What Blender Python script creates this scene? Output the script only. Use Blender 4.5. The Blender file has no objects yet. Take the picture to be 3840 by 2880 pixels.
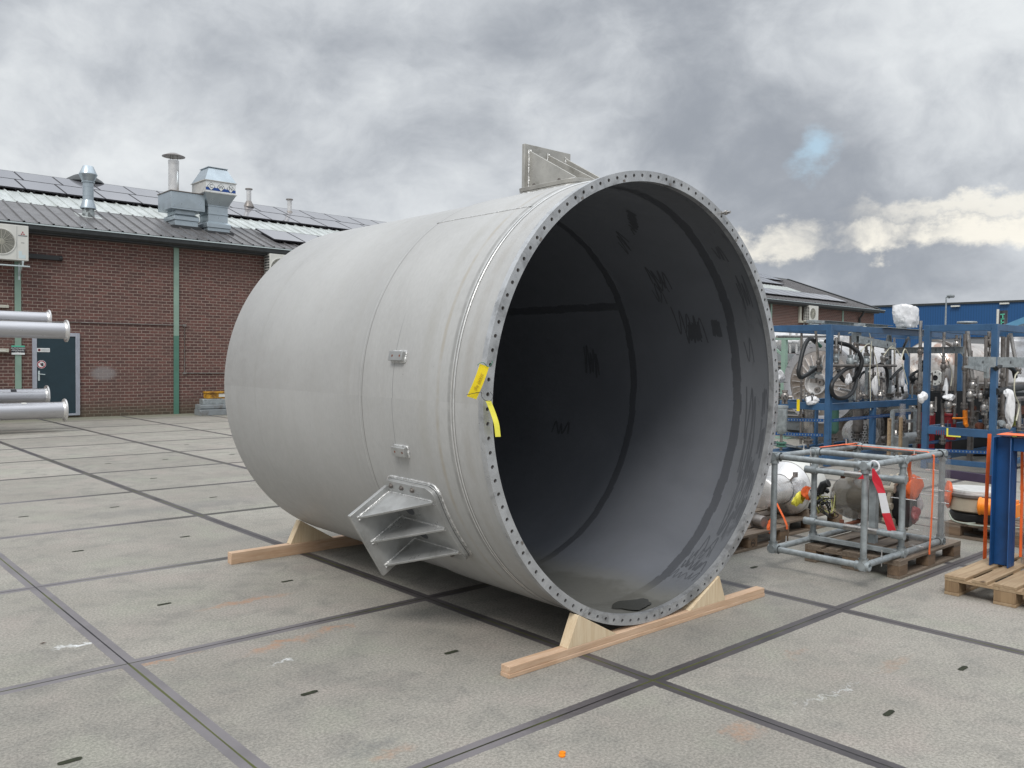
import bpy, bmesh, math, random
from mathutils import Vector, Matrix
random.seed(7)
S = bpy.context.scene
COL = S.collection
R = math.radians

# ------------------------------------------------------------------ camera
F = 3204.68
CAM = Vector((-1.530840, -4.801765, 1.684371))
YAW, PIT, ROL = 0.731239, -0.030266, 0.011732
fw = Vector((math.sin(YAW)*math.cos(PIT), math.cos(YAW)*math.cos(PIT), math.sin(PIT)))
rt = Vector((math.cos(YAW), -math.sin(YAW), 0))
up = rt.cross(fw)
r2 = rt*math.cos(ROL) + up*math.sin(ROL)
u2 = -rt*math.sin(ROL) + up*math.cos(ROL)
cd = bpy.data.cameras.new('camera')
cam = bpy.data.objects.new('camera', cd)
COL.objects.link(cam)
cam.matrix_world = Matrix(((r2.x, u2.x, -fw.x, CAM.x), (r2.y, u2.y, -fw.y, CAM.y), (r2.z, u2.z, -fw.z, CAM.z), (0, 0, 0, 1)))
cd.sensor_width = 36
cd.lens = F/3840*36
cd.clip_start = 0.05
cd.clip_end = 1500
S.camera = cam

def ray(px, py):
    return r2*((px-1920)/F) - u2*((py-1440)/F) + fw
def at(px, py, axis, v):
    """survey helper: the point seen at photo pixel (px,py) on the real plane axis=v"""
    d = ray(px, py); i = 'xyz'.index(axis)
    return CAM + d*((v-CAM[i])/d[i])
def atd(px, py, depth):
    return CAM + ray(px, py)*depth

# ------------------------------------------------------------------ node helpers
class NT:
    def __init__(s, tree):
        s.t = tree; s.n = tree.nodes; s.l = tree.links
    def new(s, typ, **kw):
        n = s.n.new(typ)
        for k, v in kw.items():
            if k.startswith('i_'):
                n.inputs[k[2:].replace('_', ' ')].default_value = v
            else:
                setattr(n, k, v)
        return n
    def link(s, a, b): s.l.new(a, b)
    def put(s, sock, v):
        if isinstance(v, bpy.types.NodeSocket): s.l.new(v, sock)
        else: sock.default_value = v
    def math(s, op, a, b=0.0, c=0.0, clamp=False):
        n = s.n.new('ShaderNodeMath'); n.operation = op; n.use_clamp = clamp
        s.put(n.inputs[0], a); s.put(n.inputs[1], b)
        if op in ('MULTIPLY_ADD', 'SMOOTH_MIN', 'COMPARE'): s.put(n.inputs[2], c)
        return n.outputs[0]
    def vmath(s, op, a, b=(0, 0, 0), scale=None):
        n = s.n.new('ShaderNodeVectorMath'); n.operation = op
        s.put(n.inputs[0], a); s.put(n.inputs[1], b)
        if scale is not None: s.put(n.inputs['Scale'], scale)
        return n.outputs['Value'] if op in ('DOT_PRODUCT', 'LENGTH', 'DISTANCE') else n.outputs['Vector']
    def mix(s, f, a, b, mode='MIX'):
        n = s.n.new('ShaderNodeMix'); n.data_type = 'RGBA'; n.blend_type = mode
        s.put(n.inputs[0], f); s.put(n.inputs[6], a if isinstance(a, bpy.types.NodeSocket) else (*a[:3], 1)); s.put(n.inputs[7], b if isinstance(b, bpy.types.NodeSocket) else (*b[:3], 1))
        return n.outputs[2]
    def smooth(s, v, lo, hi, a=0.0, b=1.0):
        n = s.n.new('ShaderNodeMapRange'); n.interpolation_type = 'SMOOTHSTEP'
        s.put(n.inputs[0], v); s.put(n.inputs[1], lo); s.put(n.inputs[2], hi); s.put(n.inputs[3], a); s.put(n.inputs[4], b)
        return n.outputs[0]
    def noise(s, vec, scale, detail=4, rough=.55, dist=0.0, out='Fac'):
        n = s.n.new('ShaderNodeTexNoise')
        s.put(n.inputs['Vector'], vec); n.inputs['Scale'].default_value = scale
        n.inputs['Detail'].default_value = detail; n.inputs['Roughness'].default_value = rough
        n.inputs['Distortion'].default_value = dist
        return n.outputs[out]
    def sep(s, v):
        n = s.n.new('ShaderNodeSeparateXYZ'); s.put(n.inputs[0], v); return n.outputs
    def comb(s, x, y, z):
        n = s.n.new('ShaderNodeCombineXYZ'); s.put(n.inputs[0], x); s.put(n.inputs[1], y); s.put(n.inputs[2], z); return n.outputs[0]
    def scale(s, v, sx, sy, sz):
        return s.vmath('MULTIPLY', v, (sx, sy, sz))

# ------------------------------------------------------------------ world: overcast sky, brighter towards the zenith
SUN_EL, SUN_AZ = R(50), math.atan2(-0.85, -0.5)     # sun towards (-.85,-.5)
W = bpy.data.worlds.new('World'); S.world = W; W.use_nodes = True
w = NT(W.node_tree); w.n.clear()
co = w.new('ShaderNodeTexCoord').outputs['Generated']
sx, sy, sz = w.sep(co)
zz = w.math('ADD', w.math('MAXIMUM', sz, 0.0), 0.16)
cp = w.comb(w.math('DIVIDE', sx, zz), w.math('DIVIDE', sy, zz), 0.0)
cs_ = w.scale(co, 1, 1, 1.35)
cw = w.vmath('ADD', cs_, w.vmath('MULTIPLY', w.vmath('SUBTRACT', w.noise(cs_, 2.2, 4, .5, out='Color'), (.5, .5, .5)), (.30, .30, .30)))
n1 = w.noise(w.vmath('ADD', cw, (3.3, .4, .2)), 2.5, 6, .50)
n2 = w.noise(w.vmath('ADD', cw, (7.3, 2.1, 0)), 8.5, 8, .60)
n3 = w.noise(cp, 1.1, 5, .5, .3)
dens = w.math('ADD', w.math('ADD', w.math('MULTIPLY_ADD', n1, 1.15, -.575), w.math('MULTIPLY_ADD', n2, .95, -.475)), w.math('MULTIPLY_ADD', n3, .30, .35))
WOB = w.vmath('MULTIPLY', w.vmath('SUBTRACT', w.noise(co, 4.5, 6, .62, out='Color'), (.5, .5, .5)), (.24, .24, .24))
QC = w.vmath('ADD', co, WOB)
def blob(px, py, rad, amt, soft=1.0, dx=0.0):
    """cloud mass in a fixed direction of the sky"""
    global dens
    d = ray(px, py).normalized()
    dd = w.vmath('DISTANCE', QC, tuple(d))
    return w.smooth(dd, rad, 0.0, 0.0, amt)
def addblob(*a):
    global dens
    dens = w.math('ADD', dens, blob(*a))
# darker masses (+) and thinner, brighter places (-)
for a in [(1150, 330, .22, .12), (200, 400, .24, .14), (2350, 330, .34, .13), (2950, 560, .22, .08), (2350, 900, .18, .06), (2700, 760, .18, .08), (3500, 560, .26, .10), (3200, 850, .16, .06), (3300, 1040, .14, .20), (3750, 1040, .14, .18), (30, 1000, .14, .12), (1350, 640, .16, .09), (700, 100, .12, .07),
          (1050, 700, .20, -.07), (400, 720, .20, -.12), (900, 60, .16, -.09), (1950, 780, .16, -.14), (2080, 600, .10, -.08), (1500, 380, .14, -.10), (3000, 60, .26, -.06), (3700, 60, .22, -.06), (2900, 330, .10, -.07), (3500, 1240, .2, -.05)]:
    addblob(*a)
cl = w.smooth(dens, .06, .98)
ramp = w.new('ShaderNodeValToRGB'); w.link(cl, ramp.inputs[0])
e = ramp.color_ramp.elements
e[0].position = 0; e[0].color = (.655, .68, .695, 1)
e[1].position = 1; e[1].color = (.265, .288, .325, 1)
e2 = ramp.color_ramp.elements.new(.45); e2.color = (.475, .50, .53, 1)
cloud = ramp.outputs[0]
# cream band of thin cloud low on the right, a blue gap above it
WOB2 = w.vmath('MULTIPLY', w.vmath('SUBTRACT', w.noise(w.scale(co, 1, 1, 1.5), 13.0, 6, .62, out='Color'), (.5, .5, .5)), (.10, .10, .10))
def band(px0, py0, px1, py1, half):
    a = ray(px0, py0).normalized(); b = ray(px1, py1).normalized()
    nrm = a.cross(b).normalized(); mid = (a+b).normalized()
    q = w.vmath('ADD', co, WOB2)
    off = w.math('ABSOLUTE', w.vmath('DOT_PRODUCT', q, tuple(nrm)))
    along = w.vmath('DISTANCE', q, tuple(mid))
    ext = (a-b).length/2
    return w.math('MULTIPLY', w.smooth(off, half, half*.25), w.smooth(along, ext*1.25, ext*.55))
cream = w.math('MAXIMUM', band(2500, 925, 4300, 830, .022), w.math('MULTIPLY', band(3200, 800, 4300, 740, .018), .8))
cream = w.math('MULTIPLY', cream, w.smooth(n2, .72, .48))
cloud = w.mix(w.math('MULTIPLY', cream, .80), cloud, (.86, .82, .72))
blue = w.smooth(w.vmath('DISTANCE', w.vmath('ADD', co, w.vmath('SCALE', WOB2, scale=.8)), tuple(ray(3065, 560).normalized())), .030, .004)
blue = w.math('MULTIPLY', blue, .7)
sky = w.new('ShaderNodeTexSky', sky_type='NISHITA', sun_disc=False, sun_elevation=SUN_EL, sun_rotation=R(239))
skyc = w.vmath('MULTIPLY', sky.outputs[0], (.10, .10, .10))
skyblue = w.mix(.9, skyc, (.42, .60, .73))
allc = w.mix(blue, cloud, skyblue)
# below the horizon: a dull ground glow, never seen directly
allc = w.mix(w.smooth(sz, -.03, -.1), allc, (.22, .22, .21))
zen = w.smooth(sz, .38, .9, 1.0, 2.5)
allc = w.vmath('SCALE', allc, scale=zen)
bg = w.new('ShaderNodeBackground'); w.link(allc, bg.inputs[0]); bg.inputs[1].default_value = 1.0
wo = w.new('ShaderNodeOutputWorld'); w.link(bg.outputs[0], wo.inputs[0])

sl = bpy.data.lights.new('sun', 'SUN'); sl.energy = 1.5; sl.angle = R(20); sl.color = (1, .965, .92)
so = bpy.data.objects.new('sun', sl); COL.objects.link(so)
sd = Vector((-.84*math.cos(SUN_EL), -.54*math.cos(SUN_EL), math.sin(SUN_EL)))
so.rotation_euler = sd.to_track_quat('Z', 'Y').to_euler()
so.location = (-10, -10, 20)
vs = S.view_settings; vs.view_transform = 'Standard'; vs.look = 'None'; vs.exposure = 0.33; vs.gamma = 1; vs.use_curve_mapping = False
S.cycles.max_bounces = 8; S.cycles.transparent_max_bounces = 12
S.cycles.use_denoising = True

# ------------------------------------------------------------------ mesh builder
class MB:
    def __init__(s): s.v = []; s.f = []; s.m = []
    def add(s, vs, fs, mi=0):
        o = len(s.v); s.v += [tuple(p) for p in vs]
        s.f += [tuple(i+o for i in f) for f in fs]; s.m += [mi]*len(fs); return s
    def box(s, c, d, rot=None, mi=0):
        c = Vector(c); h = Vector(d)/2
        vs = [Vector((x*h.x, y*h.y, z*h.z)) for x in (-1, 1) for y in (-1, 1) for z in (-1, 1)]
        if rot is not None: vs = [rot @ p for p in vs]
        return s.add([p+c for p in vs], [(0, 1, 3, 2), (4, 6, 7, 5), (0, 4, 5, 1), (2, 3, 7, 6), (0, 2, 6, 4), (1, 5, 7, 3)], mi)
    def bb(s, a, b, mi=0):
        a = Vector(a); b = Vector(b)
        return s.box((a+b)/2, (abs(b.x-a.x), abs(b.y-a.y), abs(b.z-a.z)), mi=mi)
    def bar(s, a, b, wd, ht, upv=(0, 0, 1), mi=0):
        a = Vector(a); b = Vector(b); d = (b-a); L = d.length; d.normalize()
        u = Vector(upv); u = (u - d*u.dot(d))
        if u.length < 1e-4: u = Vector((1, 0, 0)) - d*d.x
        u.normalize(); sd_ = d.cross(u)
        M = Matrix((sd_, d, u)).transposed()
        return s.box((a+b)/2, (wd, L, ht), M, mi)
    def tube(s, pts, r, seg=12, cap=True, mi=0, closed=False):
        pts = [Vector(p) for p in pts]; n = len(pts)
        rr = r if isinstance(r, (list, tuple)) else [r]*n
        rings = []; nrm = None
        for i, p in enumerate(pts):
            if closed: t = pts[(i+1) % n]-pts[i-1]
            else: t = pts[min(i+1, n-1)]-pts[max(i-1, 0)]
            if t.length < 1e-9: t = Vector((0, 0, 1))
            t.normalize()
            if nrm is None:
                nrm = t.orthogonal().normalized()
            else:
                nrm = nrm - t*nrm.dot(t)
                if nrm.length < 1e-6: nrm = t.orthogonal()
                nrm.normalize()
            b = t.cross(nrm)
            rings.append([p + (nrm*math.cos(2*math.pi*k/seg)+b*math.sin(2*math.pi*k/seg))*rr[i] for k in range(seg)])
        vs = [q for r_ in rings for q in r_]; fs = []
        m = n if closed else n-1
        for i in range(m):
            j = (i+1) % n
            for k in range(seg):
                l = (k+1) % seg
                fs.append((i*seg+k, i*seg+l, j*seg+l, j*seg+k))
        if cap and not closed:
            fs.append(tuple(range(seg-1, -1, -1))); fs.append(tuple((n-1)*seg+k for k in range(seg)))
        return s.add(vs, fs, mi)
    def lathe(s, o, axis, prof, seg=48, mi=0, a0=0.0, a1=None, ref=None):
        """prof: list of (radius, distance along axis)"""
        o = Vector(o); ax = Vector(axis).normalized()
        e1 = Vector(ref) if ref is not None else ax.orthogonal(); e1 = (e1-ax*e1.dot(ax)).normalized(); e2_ = ax.cross(e1)
        full = a1 is None
        cnt = seg if full else seg+1
        A = (2*math.pi) if full else (a1-a0)
        vs = []; fs = []
        for (r_, h) in prof:
            for k in range(cnt):
                t = a0 + A*k/seg
                vs.append(o+ax*h+(e1*math.cos(t)+e2_*math.sin(t))*r_)
        for i in range(len(prof)-1):
            for k in range(seg):
                l = (k+1) % cnt if full else k+1
                fs.append((i*cnt+k, i*cnt+l, (i+1)*cnt+l, (i+1)*cnt+k))
        return s.add(vs, fs, mi)
    def cyl(s, o, axis, r_, h, seg=24, mi=0):
        return s.lathe(o, axis, [(0.0005, 0), (r_, 0), (r_, h), (0.0005, h)], seg, mi)
    def prism(s, poly, ext, mi=0):
        """poly: 3d points of a planar face, ext: extrusion vector"""
        n = len(poly); poly = [Vector(p) for p in poly]; ext = Vector(ext)
        vs = poly+[p+ext for p in poly]
        fs = [tuple(range(n-1, -1, -1)), tuple(range(n, 2*n))]+[(i, (i+1) % n, n+(i+1) % n, n+i) for i in range(n)]
        return s.add(vs, fs, mi)
    def frustum(s, c, w0, d0, w1, d1, z0, z1, mi=0):
        x, y = c
        vs = [(x-w0/2, y-d0/2, z0), (x+w0/2, y-d0/2, z0), (x+w0/2, y+d0/2, z0), (x-w0/2, y+d0/2, z0),
              (x-w1/2, y-d1/2, z1), (x+w1/2, y-d1/2, z1), (x+w1/2, y+d1/2, z1), (x-w1/2, y+d1/2, z1)]
        return s.add(vs, [(3, 2, 1, 0), (4, 5, 6, 7), (0, 1, 5, 4), (1, 2, 6, 5), (2, 3, 7, 6), (3, 0, 4, 7)], mi)
    def build(s, name, mat, parent=None, bevel=0.0, smooth=True, ang=35, seg=2):
        me = bpy.data.meshes.new(name); me.from_pydata(s.v, [], s.f); me.update()
        bm = bmesh.new(); bm.from_mesh(me)
        bmesh.ops.recalc_face_normals(bm, faces=bm.faces); bm.to_mesh(me); bm.free()
        mats = mat if isinstance(mat, (list, tuple)) else [mat]
        for m_ in mats: me.materials.append(m_)
        for p, mi in zip(me.polygons, s.m): p.material_index = mi
        if smooth:
            me.shade_smooth(); me.set_sharp_from_angle(angle=R(ang))
        o = bpy.data.objects.new(name, me); COL.objects.link(o)
        if bevel > 0:
            b = o.modifiers.new('bevel', 'BEVEL'); b.width = bevel; b.segments = seg; b.limit_method = 'ANGLE'; b.angle_limit = R(40)
            b.harden_normals = False
        if parent is not None:
            o.parent = parent
            if parent.parent is None and parent.type == 'EMPTY': o.location = -parent.location
        return o
def tag(o, label, cat, group=None, kind=None):
    if label: o['label'] = label
    if cat: o['category'] = cat
    if group: o['group'] = group
    if kind: o['kind'] = kind
    return o
def empty(name, loc, label=None, cat=None, group=None, kind=None):
    o = bpy.data.objects.new(name, None); COL.objects.link(o); o.location = loc
    o.empty_display_size = .1
    return tag(o, label, cat, group, kind)
def dup(root, loc, label=None, rotz=None):
    c = root.copy(); COL.objects.link(c); c.location = loc
    if rotz is not None: c.rotation_euler.z = rotz
    if label: c['label'] = label
    for ch in root.children:
        k = ch.copy(); COL.objects.link(k); k.parent = c
        for g in ch.children:
            q = g.copy(); COL.objects.link(q); q.parent = k
    return c
def text(name, body, size, loc, M, mat, parent, ext=.001, align='CENTER', spacing=1.0):
    """flat lettering; M is a 3x3 whose columns are right, up, outward"""
    cu = bpy.data.curves.new(name, 'FONT'); cu.body = body; cu.size = size; cu.extrude = ext
    cu.align_x = align; cu.align_y = 'CENTER'; cu.space_character = spacing
    tmp = bpy.data.objects.new(name, cu); COL.objects.link(tmp)
    dg = bpy.context.evaluated_depsgraph_get(); dg.update()
    me = bpy.data.meshes.new_from_object(tmp.evaluated_get(dg)); bpy.data.objects.remove(tmp)
    o = bpy.data.objects.new(name, me); COL.objects.link(o)
    me.materials.clear(); me.materials.append(mat)
    MM = M.to_4x4(); MM.translation = Vector(loc)
    if parent is not None:
        o.parent = parent
        if parent.parent is None and parent.type == 'EMPTY': MM.translation = Vector(loc)-parent.location
    o.matrix_local = MM
    return o
def crom(pts, n=8):
    pts = [Vector(p) for p in pts]; P = [pts[0]*2-pts[1]]+pts+[pts[-1]*2-pts[-2]]; out = []
    for i in range(1, len(P)-2):
        a, b, c, d = P[i-1:i+3]
        for k in range(n):
            t = k/n
            out.append(.5*((2*b)+(-a+c)*t+(2*a-5*b+4*c-d)*t*t+(-a+3*b-3*c+d)*t**3))
    out.append(pts[-1]); return out

# ------------------------------------------------------------------ materials
def mat(name, col, rough=.5, metal=0.0, var=.0, vscale=6, bump=0.0, bscale=40, alpha=1.0, spec=.5, dirt=None, dscale=3, dlo=.5, dhi=.7, rvar=0.0, stretch=(1, 1, 1), damt=.7):
    m = bpy.data.materials.new(name); m.use_nodes = True
    t = NT(m.node_tree); b = t.n['Principled BSDF']
    c = t.new('ShaderNodeTexCoord').outputs['Object']
    cs = t.scale(c, *stretch)
    b.inputs['Roughness'].default_value = rough; b.inputs['Metallic'].default_value = metal
    b.inputs['Specular IOR Level'].default_value = spec; b.inputs['Alpha'].default_value = alpha
    colr = t.comb(*col)
    if var > 0:
        nz = t.noise(cs, vscale, 6, .6, .2)
        f = t.smooth(nz, .25, .75, 1-var, 1+var)
        colr = t.vmath('SCALE', colr, scale=f)
    if dirt is not None:
        nz = t.noise(t.vmath('ADD', cs, (3.1, 1.7, 5.2)), dscale, 8, .65, .4)
        colr = t.mix(t.math('MULTIPLY', t.smooth(nz, dlo, dhi), damt), colr, dirt)
    t.link(colr, b.inputs['Base Color'])
    if rvar > 0:
        nz = t.noise(cs, vscale*1.7, 5, .6)
        t.link(t.smooth(nz, .3, .7, max(.02, rough-rvar), min(1, rough+rvar)), b.inputs['Roughness'])
    if bump > 0:
        bn = t.new('ShaderNodeBump'); bn.inputs['Strength'].default_value = bump; bn.inputs['Distance'].default_value = .01
        t.link(t.noise(cs, bscale, 5, .6), bn.inputs['Height']); t.link(bn.outputs[0], b.inputs['Normal'])
    return m
M = {}
M['blue'] = mat('blue_paint', (.034, .094, .190), .42, 0, .18, 5, dirt=(.05, .05, .06), dscale=4, dlo=.6, dhi=.75, bump=.08, bscale=25)
M['blue2'] = mat('dark_blue_paint', (.010, .065, .20), .38, 0, .2, 6, dirt=(.10, .07, .05), dscale=6, dlo=.66, dhi=.74)
M['galv'] = mat('galvanised_steel', (.30, .33, .34), .48, .35, .28, 14, dirt=(.12, .105, .09), dscale=7, dlo=.56, dhi=.72, bump=.15, bscale=60, rvar=.12)
M['galv_sheet'] = mat('galvanised_sheet', (.44, .50, .54), .34, .7, .07, 3, rvar=.08)
M['steel'] = mat('stainless_pipe', (.42, .40, .38), .34, .85, .22, 10, dirt=(.17, .13, .10), dscale=5, dlo=.55, dhi=.75, rvar=.12)
M['steel_dull'] = mat('dull_stainless', (.24, .22, .205), .42, .6, .25, 8, dirt=(.10, .07, .05), dscale=5, dlo=.5, dhi=.7)
M['steel_bright'] = mat('bright_stainless', (.66, .65, .64), .30, .6, .12, 4, dirt=(.36, .31, .26), dscale=3, dlo=.55, dhi=.75, rvar=.1)
M['head_steel'] = mat('brushed_head_steel', (.40, .36, .33), .38, .6, .2, 5, dirt=(.20, .15, .11), dscale=3, dlo=.45, dhi=.7)
M['pipe_long'] = mat('satin_pipe_steel', (.50, .50, .52), .33, .7, .08, 3, stretch=(.4, 3, 3), rvar=.06)
M['dark'] = mat('dark_rubber', (.012, .013, .014), .45, 0, .2)
M['black'] = mat('black_plastic', (.018, .019, .02), .4)
M['white'] = mat('white_enamel', (.62, .62, .58), .45, 0, .06, 3)
M['white_wrap'] = mat('white_plastic_wrap', (.72, .72, .73), .38, 0, .10, 9, bump=.8, bscale=9, dirt=(.42, .40, .38), dscale=8, dlo=.55, dhi=.8)
M['orange'] = mat('orange_webbing', (.90, .16, .035), .55, 0, .12, 12, bump=.2, bscale=60)
M['orange_paint'] = mat('orange_enamel', (.85, .24, .012), .38, 0, .1, 6)
M['red'] = mat('red_paint', (.26, .016, .02), .45, 0, .2)
M['tape_red'] = mat('red_tape', (.62, .012, .03), .4)
M['tape_white'] = mat('white_tape', (.78, .78, .80), .4)
M['yellow'] = mat('yellow_tag', (.86, .66, .01), .5, 0, .04, 20)
M['yellow2'] = mat('pale_yellow_tag', (.92, .84, .10), .45, 0, .04, 20)
M['yellow_rust'] = mat('rusty_yellow_paint', (.50, .26, .02), .55, 0, .3, 9, dirt=(.10, .035, .015), dscale=7, dlo=.42, dhi=.6)
M['yellow_dull'] = mat('dull_yellow', (.36, .38, .06), .5, 0, .2)
M['green'] = mat('pale_green_paint', (.225, .33, .27), .5, 0, .08, 3)
M['green2'] = mat('deep_green_paint', (.075, .185, .14), .5, 0, .08, 3)
M['cream'] = mat('cream_metal', (.50, .49, .42), .45, 0, .1)
M['gutter'] = mat('dark_gutter', (.030, .034, .036), .5, 0, .25, 6)
M['gutter_lip'] = mat('zinc_lip', (.55, .62, .63), .35, .3)
M['door'] = mat('dark_teal_door', (.014, .035, .048), .42, 0, .1)
M['alu'] = mat('aluminium_frame', (.42, .44, .50), .4, .4, .08)
M['yellowhose'] = mat('yellow_cable', (.40, .39, .13), .5)
M['creamhose'] = mat('cream_tubing', (.55, .53, .42), .45)
M['grey_paint'] = mat('grey_paint', (.22, .24, .25), .5, 0, .15, 4, dirt=(.12, .10, .085), dscale=5)
M['ptfe'] = mat('grey_cover', (.52, .52, .50), .5, 0, .12, 8, dirt=(.30, .28, .26), dscale=5)
M['beige'] = mat('beige_body', (.40, .35, .27), .5, 0, .1)
M['cardboard'] = mat('brown_card', (.40, .27, .17), .8, 0, .12)
M['logo_red'] = mat('red_emblem', (.35, .005, .03), .5)
M['sign_black'] = mat('black_sign', (.008, .009, .016), .5)
M['sign_teal'] = mat('teal_print', (.10, .50, .34), .5)
M['sign_white'] = mat('white_print', (.72, .74, .74), .5)
M['sign_blue'] = mat('blue_print', (.014, .06, .25), .5)
M['ink'] = mat('dark_ink', (.02, .02, .025), .6)
M['rust'] = mat('rusty_steel', (.16, .055, .03), .7, 0, .3, 9)
M['timber_dark'] = None

def glassmat(name, col, alpha, rough):
    m = bpy.data.materials.new(name); m.use_nodes = True
    t = NT(m.node_tree); b = t.n['Principled BSDF']
    b.inputs['Base Color'].default_value = (*col, 1); b.inputs['Roughness'].default_value = rough
    b.inputs['Alpha'].default_value = alpha; b.inputs['Specular IOR Level'].default_value = .8
    c = t.new('ShaderNodeTexCoord').outputs['Object']
    bn = t.new('ShaderNodeBump'); bn.inputs['Strength'].default_value = .35; bn.inputs['Distance'].default_value = .01
    t.link(t.noise(c, 7, 4, .6, 1.0), bn.inputs['Height']); t.link(bn.outputs[0], b.inputs['Normal'])
    return m
M['glass'] = glassmat('dusty_glass', (.17, .15, .12), .66, .05)
M['film'] = glassmat('clear_film', (.42, .42, .44), .34, .12)
M['film2'] = glassmat('wrap_film', (.60, .56, .58), .72, .2)
M['perspex'] = glassmat('clear_panel', (.36, .36, .36), .13, .04)

def woodmat(name, base, dark, axis=0, knots=True, grain=1.0, rough=.75):
    m = bpy.data.materials.new(name); m.use_nodes = True
    t = NT(m.node_tree); b = t.n['Principled BSDF']; b.inputs['Roughness'].default_value = rough
    c = t.new('ShaderNodeTexCoord').outputs['Object']
    sc_ = [9, 9, 9]; sc_[axis] = .55
    g = t.noise(t.scale(c, *sc_), 3.2*grain, 6, .6, 1.0)
    g2 = t.noise(t.scale(c, *[s_*4 for s_ in sc_]), 5*grain, 4, .6)
    f = t.smooth(t.math('ADD', t.math('MULTIPLY', g, .7), t.math('MULTIPLY', g2, .3)), .35, .68)
    col = t.mix(f, base, dark)
    if knots:
        ks = [7.5, 7.5, 7.5]; ks[axis] = 3.6
        v = t.new('ShaderNodeTexVoronoi'); v.inputs['Scale'].default_value = 1.0; v.inputs['Randomness'].default_value = 1
        t.link(t.scale(c, *ks), v.inputs['Vector'])
        k = t.smooth(v.outputs['Distance'], .20, .05)
        col = t.mix(t.math('MULTIPLY', k, .9), col, [x*.28 for x in dark])
    big = t.noise(c, 2.2, 4, .6)
    col = t.mix(t.smooth(big, .45, .75, 0, .35), col, [x*.62 for x in dark])
    t.link(col, b.inputs['Base Color'])
    bn = t.new('ShaderNodeBump'); bn.inputs['Strength'].default_value = .25; bn.inputs['Distance'].default_value = .004
    t.link(g2, bn.inputs['Height']); t.link(bn.outputs[0], b.inputs['Normal'])
    return m
M['pine'] = woodmat('pine_beam', (.60, .43, .30), (.47, .30, .185), 0)
M['pine_y'] = woodmat('pine_wedge_side', (.68, .56, .39), (.57, .43, .27), 2)
M['pallet'] = woodmat('weathered_pallet', (.22, .17, .125), (.10, .075, .055), 0, knots=False, grain=.8)
M['pallet_new'] = woodmat('newer_pallet', (.43, .32, .20), (.28, .185, .105), 0, knots=True, grain=.8)
M['block'] = woodmat('pallet_block', (.20, .135, .085), (.10, .065, .04), 0, knots=False, grain=.5)
M['block_new'] = woodmat('newer_pallet_block', (.33, .225, .125), (.19, .12, .065), 2, knots=False, grain=.5)

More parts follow.
